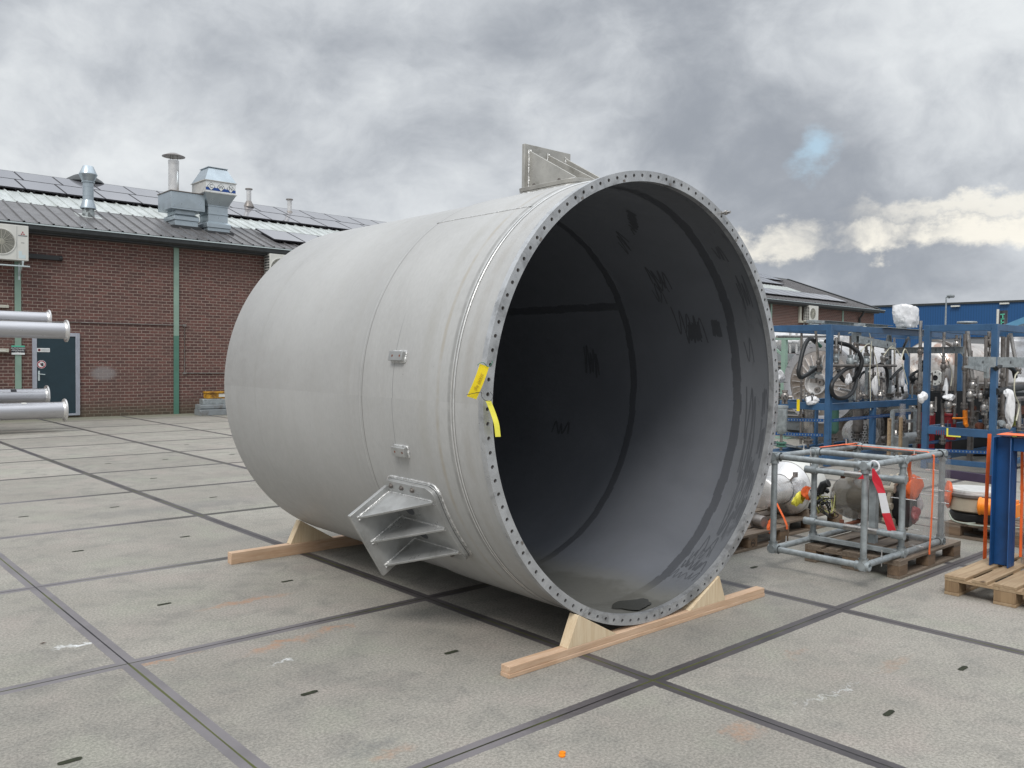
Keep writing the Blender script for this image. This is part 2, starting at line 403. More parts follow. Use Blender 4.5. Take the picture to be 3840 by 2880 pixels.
# ------------------------------------------------------------------ ground
def ground_mat():
    m = bpy.data.materials.new('concrete_slabs'); m.use_nodes = True
    t = NT(m.node_tree); b = t.n['Principled BSDF']
    c = t.new('ShaderNodeTexCoord').outputs['Object']
    x, y, z = t.sep(c)
    def dist(v):     # metres to the nearest joint, slabs are 2 m square
        return t.math('MULTIPLY', t.math('PINGPONG', v, 1.0), 1.0)
    dx, dy = dist(x), dist(y)
    d = t.math('MINIMUM', dx, dy)
    # concrete
    fl = t.comb(t.math('FLOOR', t.math('DIVIDE', x, 2)), t.math('FLOOR', t.math('DIVIDE', y, 2)), 0)
    wn = t.new('ShaderNodeTexWhiteNoise', noise_dimensions='3D'); t.link(fl, wn.inputs['Vector'])
    big = t.noise(c, .9, 5, .6, .3); med = t.noise(t.vmath('ADD', c, (5, 3, 1)), 4.5, 6, .65, .5)
    fine = t.noise(c, 70, 4, .75); grit = t.noise(t.vmath('ADD', c, (9, 1, 4)), 160, 3, .8)
    col = t.mix(t.smooth(big, .3, .7), (.298, .282, .248), (.256, .240, .210))
    col = t.mix(t.smooth(med, .42, .75), col, (.215, .206, .184))
    hue = t.noise(t.vmath('ADD', c, (2, 8, 3)), 1.7, 4, .6)
    col = t.mix(t.smooth(hue, .5, .72, 0, .35), col, (.335, .285, .258))
    col = t.mix(t.smooth(hue, .48, .3, 0, .35), col, (.295, .305, .245))
    tone = t.math('MULTIPLY_ADD', wn.outputs['Value'], .20, .89)
    sp = t.math('MULTIPLY_ADD', t.smooth(fine, .32, .68), .60, .70)
    col = t.vmath('SCALE', col, scale=t.math('MULTIPLY', tone, sp))
    col = t.mix(t.smooth(grit, .66, .74, 0, .55), col, (.72, .70, .64))
    col = t.mix(t.smooth(t.noise(t.vmath('ADD', c, (4, 4, 7)), 95, 3, .8), .36, .29, 0, .65), col, (.12, .11, .10))
    # faint curved tyre tracks and drier, paler patches on single slabs
    for (qx, qy, qr, amt) in ((-6.0, 9.0, 10.6, .22), (-6.0, 9.0, 11.9, .18), (14.0, -9.5, 9.3, .20), (14.0, -9.5, 10.7, .16)):
        rr_ = t.vmath('LENGTH', t.vmath('SUBTRACT', t.comb(x, y, 0), (qx, qy, 0)))
        k_ = t.smooth(t.math('ABSOLUTE', t.math('SUBTRACT', rr_, qr)), .13, .04)
        k_ = t.math('MULTIPLY', k_, t.smooth(med, .35, .6, .25, 1))
        col = t.mix(t.math('MULTIPLY', k_, amt), col, (.15, .145, .135))
    # scuffs stretched along x
    scf = t.noise(t.scale(c, .6, 3.4, 1), 5.5, 6, .7, .6)
    col = t.mix(t.smooth(scf, .62, .72, 0, .40), col, (.175, .172, .16))
    # rust and chalk stains at places of their own
    def stain(p, rx, ry, colr, amt, colin):
        q = t.vmath('ADD', t.vmath('SUBTRACT', c, (p[0], p[1], 0)), t.vmath('MULTIPLY', t.vmath('SUBTRACT', t.noise(c, 6, 5, .7, out='Color'), (.5, .5, .5)), (.35, .35, 0)))
        q = t.vmath('LENGTH', t.vmath('MULTIPLY', q, (1/rx, 1/ry, 0)))
        k = t.math('MULTIPLY', t.smooth(q, 1.0, .2), t.smooth(t.noise(c, 28, 4, .7), .35, .65, .35, 1))
        return t.mix(t.math('MULTIPLY', k, amt), colin, colr)
    rustc = (.36, .21, .13)
    for px, py, rx, ry, k in [(920, 2255, .42, .07, .85), (1060, 2415, .30, .07, .9), (1250, 2358, .16, .06, .9), (620, 2475, .26, .03, .8), (2790, 2745, .14, .09, .6), (1480, 2830, .14, .06, .45), (3350, 2490, .3, .06, .35), (1230, 1568, .8, .3, .4), (2990, 2450, .2, .03, .3)]:
        g = at(px, py, 'z', 0); col = stain((g.x, g.y), rx, ry, rustc, k, col)
    for px, py, rx, ry, k in [(285, 2415, .14, .04, .9), (1060, 2480, .1, .02, .7), (3120, 2600, .4, .01, .5)]:
        g = at(px, py, 'z', 0); col = stain((g.x, g.y), rx, ry, (.75, .77, .78), k, col)
    for px, py, rx, ry, k in [(690, 1900, 1.6, .35, .55), (1380, 2800, .22, .08, .6), (1000, 2010, .8, .25, .4), (2900, 2240, .5, .2, .25)]:
        g = at(px, py, 'z', 0); col = stain((g.x, g.y), rx, ry, (.15, .15, .145), k, col)
    # damp mossy margin by the wall
    col = t.mix(t.math('MULTIPLY', t.smooth(y, 17.6, 19.2), .55), col, (.12, .13, .075))
    # steel angle edging with ragged inner edge
    wob = t.math('MULTIPLY', t.math('SUBTRACT', t.noise(c, 22, 5, .7), .5), .012)
    dj = t.math('ADD', d, wob)
    steelm = t.smooth(dj, .0510, .0480)
    sn = t.noise(c, 2.4, 5, .6); sn2 = t.noise(c, 30, 5, .7)
    dk = t.mix(t.smooth(sn, .35, .7), (.088, .080, .083), (.050, .045, .047))
    lt = t.mix(t.smooth(sn, .35, .7), (.185, .172, .178), (.145, .135, .140))
    palex = t.smooth(t.math('ADD', x, t.math('MULTIPLY', sn2, .6)), 1.9, 1.1)  # mask: edging colour goes paler towards low x
    scol = t.mix(t.math('MULTIPLY', palex, t.smooth(y, 9.0, 5.0)), dk, lt)
    scol = t.mix(t.smooth(x, 3.0, 4.6, 0, .5), scol, (.12, .11, .112))
    scol = t.mix(t.smooth(sn2, .58, .78, 0, .28), scol, (.22, .21, .205))
    col = t.mix(steelm, col, scol)
    gapn = t.noise(c, 1.1, 3, .5)
    gw = t.math('MULTIPLY_ADD', t.math('SUBTRACT', gapn, .5), .014, .0065)
    gap = t.smooth(t.math('ADD', d, t.math('MULTIPLY', wob, .25)), gw, t.math('MULTIPLY', gw, .55))
    moss = t.mix(t.smooth(t.noise(c, .55, 3, .6), .47, .55), (.010, .009, .009), (.075, .085, .018))
    col = t.mix(gap, col, moss)
    t.link(col, b.inputs['Base Color'])
    rg = t.math('MULTIPLY_ADD', steelm, -.34, .86)
    t.link(rg, b.inputs['Roughness'])
    b.inputs['Specular IOR Level'].default_value = .4
    ht = t.math('ADD', t.math('MULTIPLY', fine, .35), t.math('MULTIPLY', t.noise(c, 12, 5, .6), .8))
    ht = t.math('MULTIPLY', ht, t.math('SUBTRACT', 1.0, t.math('MULTIPLY', steelm, .9)))
    ht = t.math('SUBTRACT', ht, t.math('MULTIPLY', gap, 1.6))
    bn = t.new('ShaderNodeBump'); bn.inputs['Strength'].default_value = .35; bn.inputs['Distance'].default_value = .005
    t.link(ht, bn.inputs['Height']); t.link(bn.outputs[0], b.inputs['Normal'])
    return m
g = MB(); g.add([(-400, -400, 0), (500, -400, 0), (500, 500, 0), (-400, 500, 0)], [(0, 1, 2, 3)])
ground = tag(g.build('ground', ground_mat(), smooth=False), None, None, kind='structure')
M['slot'] = mat('mossy_slot', (.020, .024, .010), .9, 0, .4, 30)
for px, py in [(1160, 2600), (616, 2266), (262, 2855), (1693, 2447), (3611, 2507), (3333, 2675), (1077, 2180), (292, 2067), (694, 2013), (88, 1938), (430, 1902), (405, 1739), (576, 1794), (800, 1865), (2828, 2128), (620, 1723), (700, 1668), (870, 1705)]:
    p = at(px, py, 'z', 0); s_ = MB(); L, wd = .046, .0155
    pts = []
    for k in range(20):
        a = 2*math.pi*k/20
        pts.append((p.x+(L-wd)*(1 if math.cos(a) > 0 else -1)+wd*math.cos(a)*1.1, p.y+wd*math.sin(a)+random.uniform(-.002, .002), .003))
    s_.add(pts, [tuple(range(20))]); s_.build('lifting_slot', M['slot'], ground, smooth=False)

# ------------------------------------------------------------------ the steel vessel section
VO = Vector((2.640, -1.486, 1.443)); VA = Vector((.0085, 1, .003)).normalized()
VX = (Vector((1, 0, 0))-VA*VA.x).normalized(); VZ = VX.cross(VA)
if VZ.z < 0: VZ = -VZ
def vp(yy, r_, th):
    """point of the vessel: yy metres (world-like), radius, angle in degrees"""
    a = R(th) if abs(th) <= 1000 else th
    return VO + VA*(yy+1.486) + (VX*math.cos(a)+VZ*math.sin(a))*r_
RS = 1.362
def shell_mat():
    m = bpy.data.materials.new('pickled_stainless_shell'); m.use_nodes = True
    t = NT(m.node_tree); b = t.n['Principled BSDF']
    c = t.new('ShaderNodeTexCoord').outputs['Object']
    q = t.vmath('SUBTRACT', c, tuple(VO)); x, y, z = t.sep(q)
    th = t.math('ARCTAN2', z, x)
    cy = t.comb(t.math('MULTIPLY', y, 1), t.math('MULTIPLY', th, 1.36), 0)      # unrolled sheet
    n1 = t.noise(cy, 1.1, 5, .55, .3); n2 = t.noise(cy, 7, 6, .65, .6); nf = t.noise(t.scale(cy, 1, .35, 1), 60, 4, .7)
    # streaks that run round the shell, left by rolling
    st = t.noise(t.scale(cy, 9, .35, 1), 1.0, 5, .6, .2)
    col = t.mix(t.smooth(n1, .3, .7), (.425, .424, .414), (.375, .373, .363))
    col = t.mix(t.smooth(st, .5, .72, 0, .38), col, (.36, .355, .34))
    col = t.mix(t.smooth(n2, .6, .76, 0, .30), col, (.32, .315, .30))
    col = t.vmath('SCALE', col, scale=t.smooth(nf, .25, .75, .95, 1.05))
    wy = t.math('MULTIPLY_ADD', t.math('SUBTRACT', t.noise(cy, 1.3, 4, .6), .5), .03, y)
    def ring(y0, hw, colr, amt, colin, lo=.35, hi=.6, sc=4):
        o = t.math('ABSOLUTE', t.math('SUBTRACT', wy, y0+1.486))
        k = t.math('MULTIPLY', t.smooth(o, hw, hw*.2), t.smooth(t.noise(t.vmath('ADD', cy, (0, y0*7, 0)), sc, 5, .65), lo, hi, .15, 1))
        return t.mix(t.math('MULTIPLY', k, amt), colin, colr)
    col = ring(-1.065, .022, (.30, .25, .17), .42, col)
    col = ring(-.93, .07, (.33, .32, .29), .4, col)
    col = ring(-1.30, .05, (.30, .28, .25), .35, col)
    col = ring(-.245, .05, (.34, .34, .33), .45, col)
    col = ring(-.285, .006, (.14, .13, .12), .8, col, .2, .5)
    col = ring(-.10, .03, (.38, .375, .36), .5, col)
    col = ring(1.245, .018, (.33, .33, .31), .45, col)
    col = ring(.86, .05, (.36, .36, .34), .28, col)
    col = ring(.30, .10, (.38, .375, .36), .3, col)
    # heat-tinted grey edges of the front weld
    col = ring(-1.165, .016, (.22, .22, .21), .7, col, .2, .6, 9)
    # thin scriber line between the small lugs
    o = t.math('ABSOLUTE', t.math('SUBTRACT', wy, -.62+1.486))
    k = t.math('MULTIPLY', t.smooth(o, .0035, .001), t.math('MULTIPLY', t.smooth(z, .55, .35), t.smooth(z, -.45, -.3)))
    col = t.mix(t.math('MULTIPLY', k, t.math('MULTIPLY', t.smooth(x, 0, -.1), .8)), col, (.16, .16, .16))
    # scuffs
    sc_ = t.noise(t.vmath('ADD', t.scale(cy, 2.2, 5, 1), (4, 2, 0)), 7, 7, .75, 1.6)
    zone = t.smooth(t.noise(cy, 2.1, 2, .5), .5, .62)
    col = t.mix(t.math('MULTIPLY', t.smooth(sc_, .64, .71), t.math('MULTIPLY', zone, .85)), col, (.15, .145, .138))
    t.link(col, b.inputs['Base Color'])
    b.inputs['Metallic'].default_value = .10
    t.link(t.smooth(n2, .3, .7, .40, .56), b.inputs['Roughness'])
    bn = t.new('ShaderNodeBump'); bn.inputs['Strength'].default_value = .12; bn.inputs['Distance'].default_value = .02
    t.link(t.math('ADD', n1, t.math('MULTIPLY', n2, .25)), bn.inputs['Height']); t.link(bn.outputs[0], b.inputs['Normal'])
    return m
def lining_mat():
    m = bpy.data.materials.new('dark_rubber_lining'); m.use_nodes = True
    t = NT(m.node_tree); b = t.n['Principled BSDF']
    c = t.new('ShaderNodeTexCoord').outputs['Object']
    q = t.vmath('SUBTRACT', c, tuple(VO)); x, y, z = t.sep(q)
    th = t.math('ARCTAN2', z, x)
    cy = t.comb(y, t.math('MULTIPLY', th, 1.32), 0)
    n1 = t.noise(cy, 1.0, 5, .6, .4); n2 = t.noise(cy, 6, 6, .6, .3)
    col = t.mix(t.smooth(n1, .3, .7), (.168, .178, .200), (.138, .147, .166))
    col = t.mix(t.smooth(t.noise(t.scale(cy, 4, .5, 1), 1.6, 5, .6), .5, .75, 0, .3), col, (.155, .160, .168))
    front = t.smooth(y, .42, .12)
    col = t.mix(t.math('MULTIPLY', front, .35), col, (.115, .120, .122))
    # joint strips: overlapping ragged bands of primer
    jag = t.new('ShaderNodeTexVoronoi'); jag.inputs['Scale'].default_value = 9; t.link(t.scale(cy, .3, 1, 1), jag.inputs['Vector'])
    jy = t.math('ADD', y, t.math('MULTIPLY', t.math('SUBTRACT', jag.outputs['Color'], .5), .016))
    jy = t.math('ADD', jy, t.math('MULTIPLY', t.math('SUBTRACT', t.noise(cy, 16, 4, .7), .5), .018))
    def strip(y0, hw, amt=.85):
        o = t.math('ABSOLUTE', t.math('SUBTRACT', jy, y0+1.486))
        return t.math('MULTIPLY', t.smooth(o, hw+.003, hw-.003), amt)
    rs_ = t.math('MAXIMUM', strip(-.18, .034), strip(-1.185, .036))
    jt = t.math('ADD', z, t.math('MULTIPLY', t.math('SUBTRACT', t.noise(cy, 7, 4, .7), .5), .05))
    hs = t.math('MULTIPLY', t.smooth(t.math('ABSOLUTE', t.math('SUBTRACT', jt, .675)), .034, .026), t.math('MULTIPLY', t.smooth(x, 0, .1), t.smooth(y, 1.3, 1.36)))
    rs_ = t.math('MAXIMUM', rs_, t.math('MULTIPLY', hs, .8))
    col = t.mix(rs_, col, (.074, .078, .087))
    # smeared primer near the mouth
    sm = t.noise(t.vmath('ADD', t.scale(cy, 6, 1.3, 1), (2, 9, 0)), 1.9, 6, .7, 1.2)
    col = t.mix(t.math('MULTIPLY', t.smooth(sm, .55, .66, 0, .45), t.smooth(y, .26, .06)), col, (.034, .036, .040))
    # silt settled at the bottom
    zb = t.math('ADD', z, t.math('MULTIPLY', t.math('SUBTRACT', t.noise(cy, 2.2, 5, .6), .5), .12))
    silt = t.math('MULTIPLY', t.smooth(zb, -1.22, -1.29), t.smooth(x, .6, .2))
    col = t.mix(t.math('MULTIPLY', silt, .75), col, (.175, .172, .150))
    wet = t.smooth(zb, -1.295, -1.312)
    col = t.mix(t.math('MULTIPLY', wet, .5), col, (.09, .088, .076))
    t.link(col, b.inputs['Base Color'])
    t.link(t.math('MULTIPLY_ADD', rs_, -.12, t.smooth(n2, .3, .7, .40, .54)), b.inputs['Roughness'])
    b.inputs['Specular IOR Level'].default_value = .45
    bn = t.new('ShaderNodeBump'); bn.inputs['Strength'].default_value = .3; bn.inputs['Distance'].default_value = .01
    t.link(t.math('ADD', t.math('MULTIPLY', rs_, .4), t.math('MULTIPLY', n2, .5)), bn.inputs['Height']); t.link(bn.outputs[0], b.inputs['Normal'])
    return m
M['shell'] = shell_mat(); M['lining'] = lining_mat()
M['flange'] = mat('machined_flange', (.43, .44, .45), .36, .45, .18, 9, dirt=(.22, .225, .23), dscale=7, dlo=.50, dhi=.66, rvar=.1, damt=.75, bump=.15, bscale=30)
M['weld_flat'] = mat('dressed_weld', (.62, .62, .61), .34, .5, .12, 20, bump=.2, bscale=40)
M['weld'] = mat('bright_weld', (.70, .70, .69), .28, .7, .3, 40, bump=.9, bscale=70)
M['lug'] = mat('bracket_plate', (.42, .425, .42), .36, .55, .16, 5, dirt=(.22, .215, .20), dscale=4, dlo=.5, dhi=.7, rvar=.1)
M['lug_top'] = mat('brushed_bracket_plate', (.42, .41, .38), .42, .4, .14, 8, dirt=(.26, .25, .22), dscale=7, dlo=.55, dhi=.7)
M['primer'] = mat('smeared_primer', (.084, .089, .099), .5)
M['hole'] = mat('hole_bottom', (.10, .075, .06), .8)

V = empty('vessel_section', (VO.x, .15, 0), 'huge open steel vessel section lying on timber beams, dark lined inside', 'vessel')
sh = MB()
Y0, Y1 = -1.446, 1.80
prof = [(RS-.004, Y0), (RS-.004, -1.20), (RS+.006, -1.16), (RS+.006, -.34), (RS+.004, -.27), (RS-.006, -.22), (RS-.006, .6), (RS-.004, Y1-.012), (RS-.012, Y1)]
sh.lathe(VO, VA, [(r_, y_+1.486) for r_, y_ in prof], 224)
sh.lathe(VO, VA, [(RS-.012, Y1+1.486), (.001, Y1+1.486)], 224)
shell = sh.build('shell', M['shell'], V)
ln = MB()
ln.lathe(VO, VA, [(1.328, .02), (1.328, Y1+1.486-.03), (.001, Y1+1.486-.03)], 192)
lining = ln.build('lining', M['lining'], V)
# flange ring with 112 real bolt holes
fl = MB(); NB = 112; RO, RI, RB, RH, TH = 1.380, 1.318, 1.3515, .0110, .040
step = 2*math.pi/NB; ph = R(-101.97)
def fpt(rr, a, h): return VO + VA*h + (VX*math.cos(a)+VZ*math.sin(a))*rr
for i in range(NB):
    ac = ph+i*step
    K = 12
    # square border sampled by 12 points matched with the hole circle
    border = []; circ = []
    for k in range(K):
        t_ = 2*math.pi*k/K+math.pi/K
        dx, dy = math.cos(t_), math.sin(t_)
        s_ = 1/max(abs(dx), abs(dy)); bx, by = dx*s_, dy*s_
        border.append((bx, by)); circ.append((dx, dy))
    cs4 = [(1, 1), (-1, 1), (-1, -1), (1, -1)]
    def bpt(b_): return fpt(RB+((RO-RB) if b_[0] > 0 else (RB-RI))*b_[0], ac+b_[1]*step/2, 0)
    def cpt(c_, h): return fpt(RB+RH*c_[0], ac+RH*c_[1]/RB, h)
    vs = [bpt(b_) for b_ in border]+[cpt(c_, 0) for c_ in circ]+[cpt(c_, .014) for c_ in circ]
    cidx = {}
    for c_ in cs4: cidx[c_] = len(vs); vs.append(bpt(c_))
    fs = []; mi = []
    for k in range(K):
        l = (k+1) % K
        b0, b1 = border[k], border[l]
        cor = [c_ for c_ in cs4 if (abs(abs(b0[0])-1) < 1e-6) != (abs(abs(b1[0])-1) < 1e-6) and c_[0]*b0[0] > 0 and c_[1]*b0[1] > 0 and c_[0]*b1[0] > 0 and c_[1]*b1[1] > 0]
        if cor: fs.append((k, cidx[cor[0]], l, K+l, K+k))
        else: fs.append((k, l, K+l, K+k))
        fs.append((K+k, K+l, 2*K+l, 2*K+k))
    fl.add(vs, fs, 0)
    fl.add([cpt(c_, .014) for c_ in circ], [tuple(range(K))], 1)
fl.lathe(VO, VA, [(RO, 0), (RO, TH), (RS-.02, TH)], 224)
fl.lathe(VO, VA, [(RI, 0), (RI, TH), (1.329, TH)], 224)
flange = fl.build('flange', [M['flange'], M['hole']], V, ang=30)
# weld seams
wl = MB(); rnd = random.Random(3)
for yy, rr, hw in [(-1.215, RS+.001, .004), (-1.195, RS+.002, .003), (-.268, RS+.001, .003)]:
    vs = []; n = 720
    for k in range(n):
        a = 360*k/n; j = rnd.uniform(-.0002, .0002)
        for (o_, h_) in ((-hw, 0), (-hw*.4, .0028), (hw*.4, .0028), (hw, 0)):
            vs.append(vp(yy+o_+j, rr+h_+(rnd.uniform(-.00012, .00012) if h_ else -.001), a))
    fs = []
    for k in range(n):
        l = (k+1) % n
        for q in range(3): fs.append((k*4+q, k*4+q+1, l*4+q+1, l*4+q))
    wl.add(vs, fs)
wl.build('ring_weld', M['weld_flat'], V, ang=60)
wl = MB()
for y0, y1, a, rr in [(-1.195, -.27, 125.2, RS+.006), (-.27, 1.75, 62, RS-.005), (-1.44, -1.21, 80, RS-.003)]:
    pts = [vp(y0+(y1-y0)*k/60, rr+.0008, a+rnd.uniform(-.02, .02)) for k in range(61)]
    wl = MB(); wl.tube(pts, .0034, 6); wl.build('seam_weld', M['weld'], V)
# support brackets (curved pads, plates, three gussets, end plate)
def bracket(phi, plate_mat, w, rb, rt_, Ye, Yf, wg, name='bracket'):
    root = None
    def q(rr, t_, y_):
        a = R(phi); er = VX*math.cos(a)+VZ*math.sin(a); et = -VX*math.sin(a)+VZ*math.cos(a)
        return VO+VA*(y_+1.486)+er*rr+et*t_
    def curved(r0, r1, y0, y1, hw, rc, nm, mt, holes=False):
        m_ = MB(); n = 14
        # rounded-corner outline in (t, y) extruded between two radii following the shell
        out = []
        for (cx, cy, a0) in ((hw-rc, y1-rc, 0), (-hw+rc, y1-rc, 90), (-hw+rc, y0+rc, 180), (hw-rc, y0+rc, 270)):
            for k in range(7):
                a = R(a0+90*k/6); out.append((cx+rc*math.cos(a), cy+rc*math.sin(a)))
        # subdivide into strips along t
        ts = [-hw+2*hw*k/24 for k in range(25)]
        def yr(t_):
            e = max(0, abs(t_)-(hw-rc)); d = rc-math.sqrt(max(0, rc*rc-e*e)); return y0+d, y1-d
        vs = []
        for t_ in ts:
            a_, b_ = yr(t_)
            for rr in (r0, r1):
                aa = phi+math.degrees(t_/1.37)
                vs.append(vp(a_, rr, aa)); vs.append(vp(b_, rr, aa))
        fs = []
        for i in range(24):
            b0, b1 = 4*i, 4*i+4
            fs += [(b0, b1, b1+1, b0+1), (b0+2, b0+3, b1+3, b1+2), (b0, b0+2, b1+2, b1), (b0+1, b1+1, b1+3, b0+3)]
        fs += [(0, 1, 3, 2), (96, 98, 99, 97)]
        m_.add(vs, fs)
        return m_
    P_ = curved(RS-.004, RS+.022, Yf-.03, Ye+.055, w+.035, .07, 'pad', plate_mat).build('pad_plate', plate_mat, V, bevel=.002)
    P2 = curved(RS+.0255, RS+.052, Yf-.03, Ye+.052, w+.033, .07, 'pad', plate_mat).build('bracket', plate_mat, V, bevel=.002)
    # irregular weld round the pad
    wm = MB(); pts = []
    yv0, yv1, hw = Yf-.032, Ye+.057, w+.037
    rc = .07; out = []
    for (cx, cy, a0) in ((hw-rc, yv1-rc, 0), (-hw+rc, yv1-rc, 90), (-hw+rc, yv0+rc, 180), (hw-rc, yv0+rc, 270)):
        for k in range(7):
            a = R(a0+90*k/6); out.append((cx+rc*math.cos(a), cy+rc*math.sin(a)))
    dens_ = []
    for i in range(len(out)):
        a, b = out[i], out[(i+1) % len(out)]; L = math.hypot(a[0]-b[0], a[1]-b[1]); n = max(1, int(L/.012))
        dens_ += [(a[0]+(b[0]-a[0])*k/n, a[1]+(b[1]-a[1])*k/n) for k in range(n)]
    wm.tube([vp(y_, RS+.006+rnd.uniform(-.0015, .0015), phi+math.degrees(t_/1.37)) for t_, y_ in dens_], [.0085+rnd.uniform(-.002, .002) for _ in dens_], 6, closed=True)
    wm.build('pad_weld', M['weld'], V, ang=60)
    # end plate, set across the axis; foot of the plate reaches the pad
    e = MB(); et = .028
    e.prism([q(1.345, -w, Ye), q(1.345, w, Ye), q(rt_, w, Ye), q(rt_, -w, Ye)], VA*et)
    e.build('end_plate', plate_mat, P2, bevel=.002)
    gt = .014
    for t0 in (-wg, 0, wg):
        g_ = MB()
        rb_t = math.sqrt(max(0, (RS+.05)**2-t0*t0))
        top = rt_-.035
        poly = [q(rb_t, t0, Ye), q(top, t0, Ye), q(top-.012, t0, Ye-.012), q(rb_t+.012, t0, Yf), q(rb_t, t0, Yf)]
        a = R(phi); etv = -VX*math.sin(a)+VZ*math.cos(a)
        g_.prism([p-etv*gt/2 for p in poly], etv*gt)
        g_.build('gusset', plate_mat, P2, bevel=.0015)
        wv = MB()
        for sd_ in (-1, 1):
            o_ = etv*(gt/2+.001)*sd_
            n = 26
            wv.tube([q(rb_t+.004+(top-rb_t-.004)*k/n, t0, Ye-.004)+o_+etv*sd_*rnd.uniform(0, .002) for k in range(n+1)], [.0055+rnd.uniform(-.0012, .0012) for _ in range(n+1)], 6)
            wv.tube([q(rb_t+.003, t0, Ye-.006+(Yf-Ye+.006)*k/n)+o_+etv*sd_*rnd.uniform(0, .002) for k in range(n+1)], [.005+rnd.uniform(-.0012, .0012) for _ in range(n+1)], 6)
        wv.build('gusset_weld', M['weld'], P2, ang=60)
    # bolts through the plates
    for t0, y_ in [(-w-.004+.03*0, Ye-.05), (-w-.004, Ye-.16), (-w-.004, Ye-.27), (w+.0, Ye-.10), (w, Ye-.34)]:
        aa = phi+math.degrees(t0*.985/1.37)
        b_ = MB(); n_ = (vp(y_, 2, aa)-vp(y_, 1, aa)).normalized()
        b_.cyl(vp(y_, RS+.052, aa), n_, .0165, .003, 20); b_.cyl(vp(y_, RS+.055, aa), n_, .0125, .009, 6); b_.cyl(vp(y_, RS+.064, aa), n_, .0065, .004, 12)
        b_.build('bolt', M['steel_dull'], P2, ang=25)
    # slotted openings seen between the gussets
    for t0 in (-wg*.42, wg*.58):
        h_ = MB()
        aa = phi+math.degrees(t0/1.37)
        cpts = []
        for k in range(18):
            a = 2*math.pi*k/18
            cpts.append(vp(Ye-.15+.045*math.cos(a), RS+.0535, aa+math.degrees(.03*math.sin(a)/1.37)))
        h_.add(cpts, [tuple(range(18))])
        h_.build('pad_opening', M['primer'], P2, smooth=False)
    return P2
tag(bracket(211.7, M['lug'], .228, 1.37, 1.696, -.495, -.942, .182), 'lower side bracket with three gussets', None)
tag(bracket(90.1, M['lug_top'], .220, 1.38, 1.697, -.491, -.938, .176), 'upright bracket on top of the shell', None)
# two small lugs on the side
for yy, th in ((-.675, 169.9), (-.69, 193.0)):
    b_ = MB(); a = R(th); er = VX*math.cos(a)+VZ*math.sin(a); et = -VX*math.sin(a)+VZ*math.cos(a)
    Mx = Matrix((VA, et, er)).transposed()
    c0 = vp(yy, RS+.018, th)
    b_.box(c0, (.135, .056, .04), Mx)
    lug = b_.build('cleat', M['lug'], V, bevel=.002)
    wv = MB(); hx, hy = .069, .030; pts = []
    for (ax_, ay_, bx_, by_) in ((-hx, hy, hx, hy), (hx, hy, hx, -hy), (hx, -hy, -hx, -hy), (-hx, -hy, -hx, hy)):
        for k in range(9): pts.append((ax_+(bx_-ax_)*k/9, ay_+(by_-ay_)*k/9))
    wv.tube([vp(yy, RS+.008, th)+VA*p_[0]+et*p_[1] for p_ in pts], [.007+rnd.uniform(-.0015, .0015) for _ in pts], 6, closed=True)
    wv.build('cleat_weld', M['weld'], lug, ang=60)
    for o_ in (-.045, .03):
        hv = MB(); hv.cyl(c0+VA*o_+er*.0195+et*.0, er, .007, .0012, 14)
        hv.build('cleat_hole', M['rust'], lug, smooth=False)
# stud left in one hole, upper right
pS = at(2702, 800, 'y', -1.486); st_ = MB()
st_.cyl(pS+VA*.03, -VA, .009, .105, 12); st_.cyl(pS-VA*.035, -VA, .0165, .016, 6); st_.cyl(pS-VA*.0005, -VA, .0165, .006, 16)
st_.build('stud_bolt', M['steel'], V, ang=25)
# strips of gasket stuck to the flange face
for a in (138.6, 120.9, 104.6, 86.0, 52.5, 214.0):
    rr = RI+.010; hw = .010
    gk = MB(); gk.add([fpt(rr-.007, R(a)-hw/1.3, -.0015), fpt(rr+.007, R(a)-hw/1.3, -.0015), fpt(rr+.007, R(a)+hw/1.3, -.0015), fpt(rr-.007, R(a)+hw/1.3, -.0015)], [(0, 1, 2, 3)])
    gk.build('gasket_remnant', M['steel_dull'], V, smooth=False)
# brushed primer marks on the lining
def stroke(pts, wd=.010):
    """ribbon on the lining; pts = (y, angle)"""
    pm = MB(); P_ = [vp(y_, 1.3262, a_) for y_, a_ in pts]; vs = []
    for i, p in enumerate(P_):
        t_ = (P_[min(i+1, len(P_)-1)]-P_[max(0, i-1)]).normalized()
        a = R(pts[i][1]); er = VX*math.cos(a)+VZ*math.sin(a)
        s_ = t_.cross(er)*(wd/2*(1+rnd.uniform(-.25, .25))); vs += [p-s_, p+s_]
    pm.add(vs, [(2*i, 2*i+1, 2*i+3, 2*i+2) for i in range(len(P_)-1)])
    pm.build('primer_mark', M['primer'], V, smooth=False)
def scrib(y0, a0, dy, da, n, wd=.010, slope=0.0, jit=.3):
    pts = []
    for k in range(n+1):
        s_ = 1 if k % 2 else -1
        f_ = k/n-.5
        pts.append((y0+dy*f_+rnd.uniform(-jit, jit)*dy/n*2, a0+s_*da/2*(1+rnd.uniform(-jit, jit))+slope*f_))
    out = []
    P3 = crom([(p[0], p[1]/57.3, 0) for p in pts], 7)
    stroke([(p.x, p.y*57.3) for p in P3], wd)
scrib(-.66, 40.5, .16, 6, 8, .012, 3); scrib(-.64, 36.8, .12, 4, 6, .010); scrib(-.60, 33.2, .09, 5, 5, .008)
scrib(-.80, 22.5, .26, 9, 9, .010, 4); scrib(-.84, 20.5, .10, 5, 13, .014); scrib(-.82, 18.6, .12, 4, 9, .012)
scrib(-1.04, 21.5, .07, 5, 12, .016)
scrib(-.84, 68, .12, 4, 16, .016, -8); scrib(-.80, 66, .16, 3, 12, .012, -10); scrib(-.56, 57, .10, 8, 5, .010, -6)
scrib(-1.30, 48, .08, 6, 5, .010); scrib(-1.36, 33, .08, 10, 7, .007)
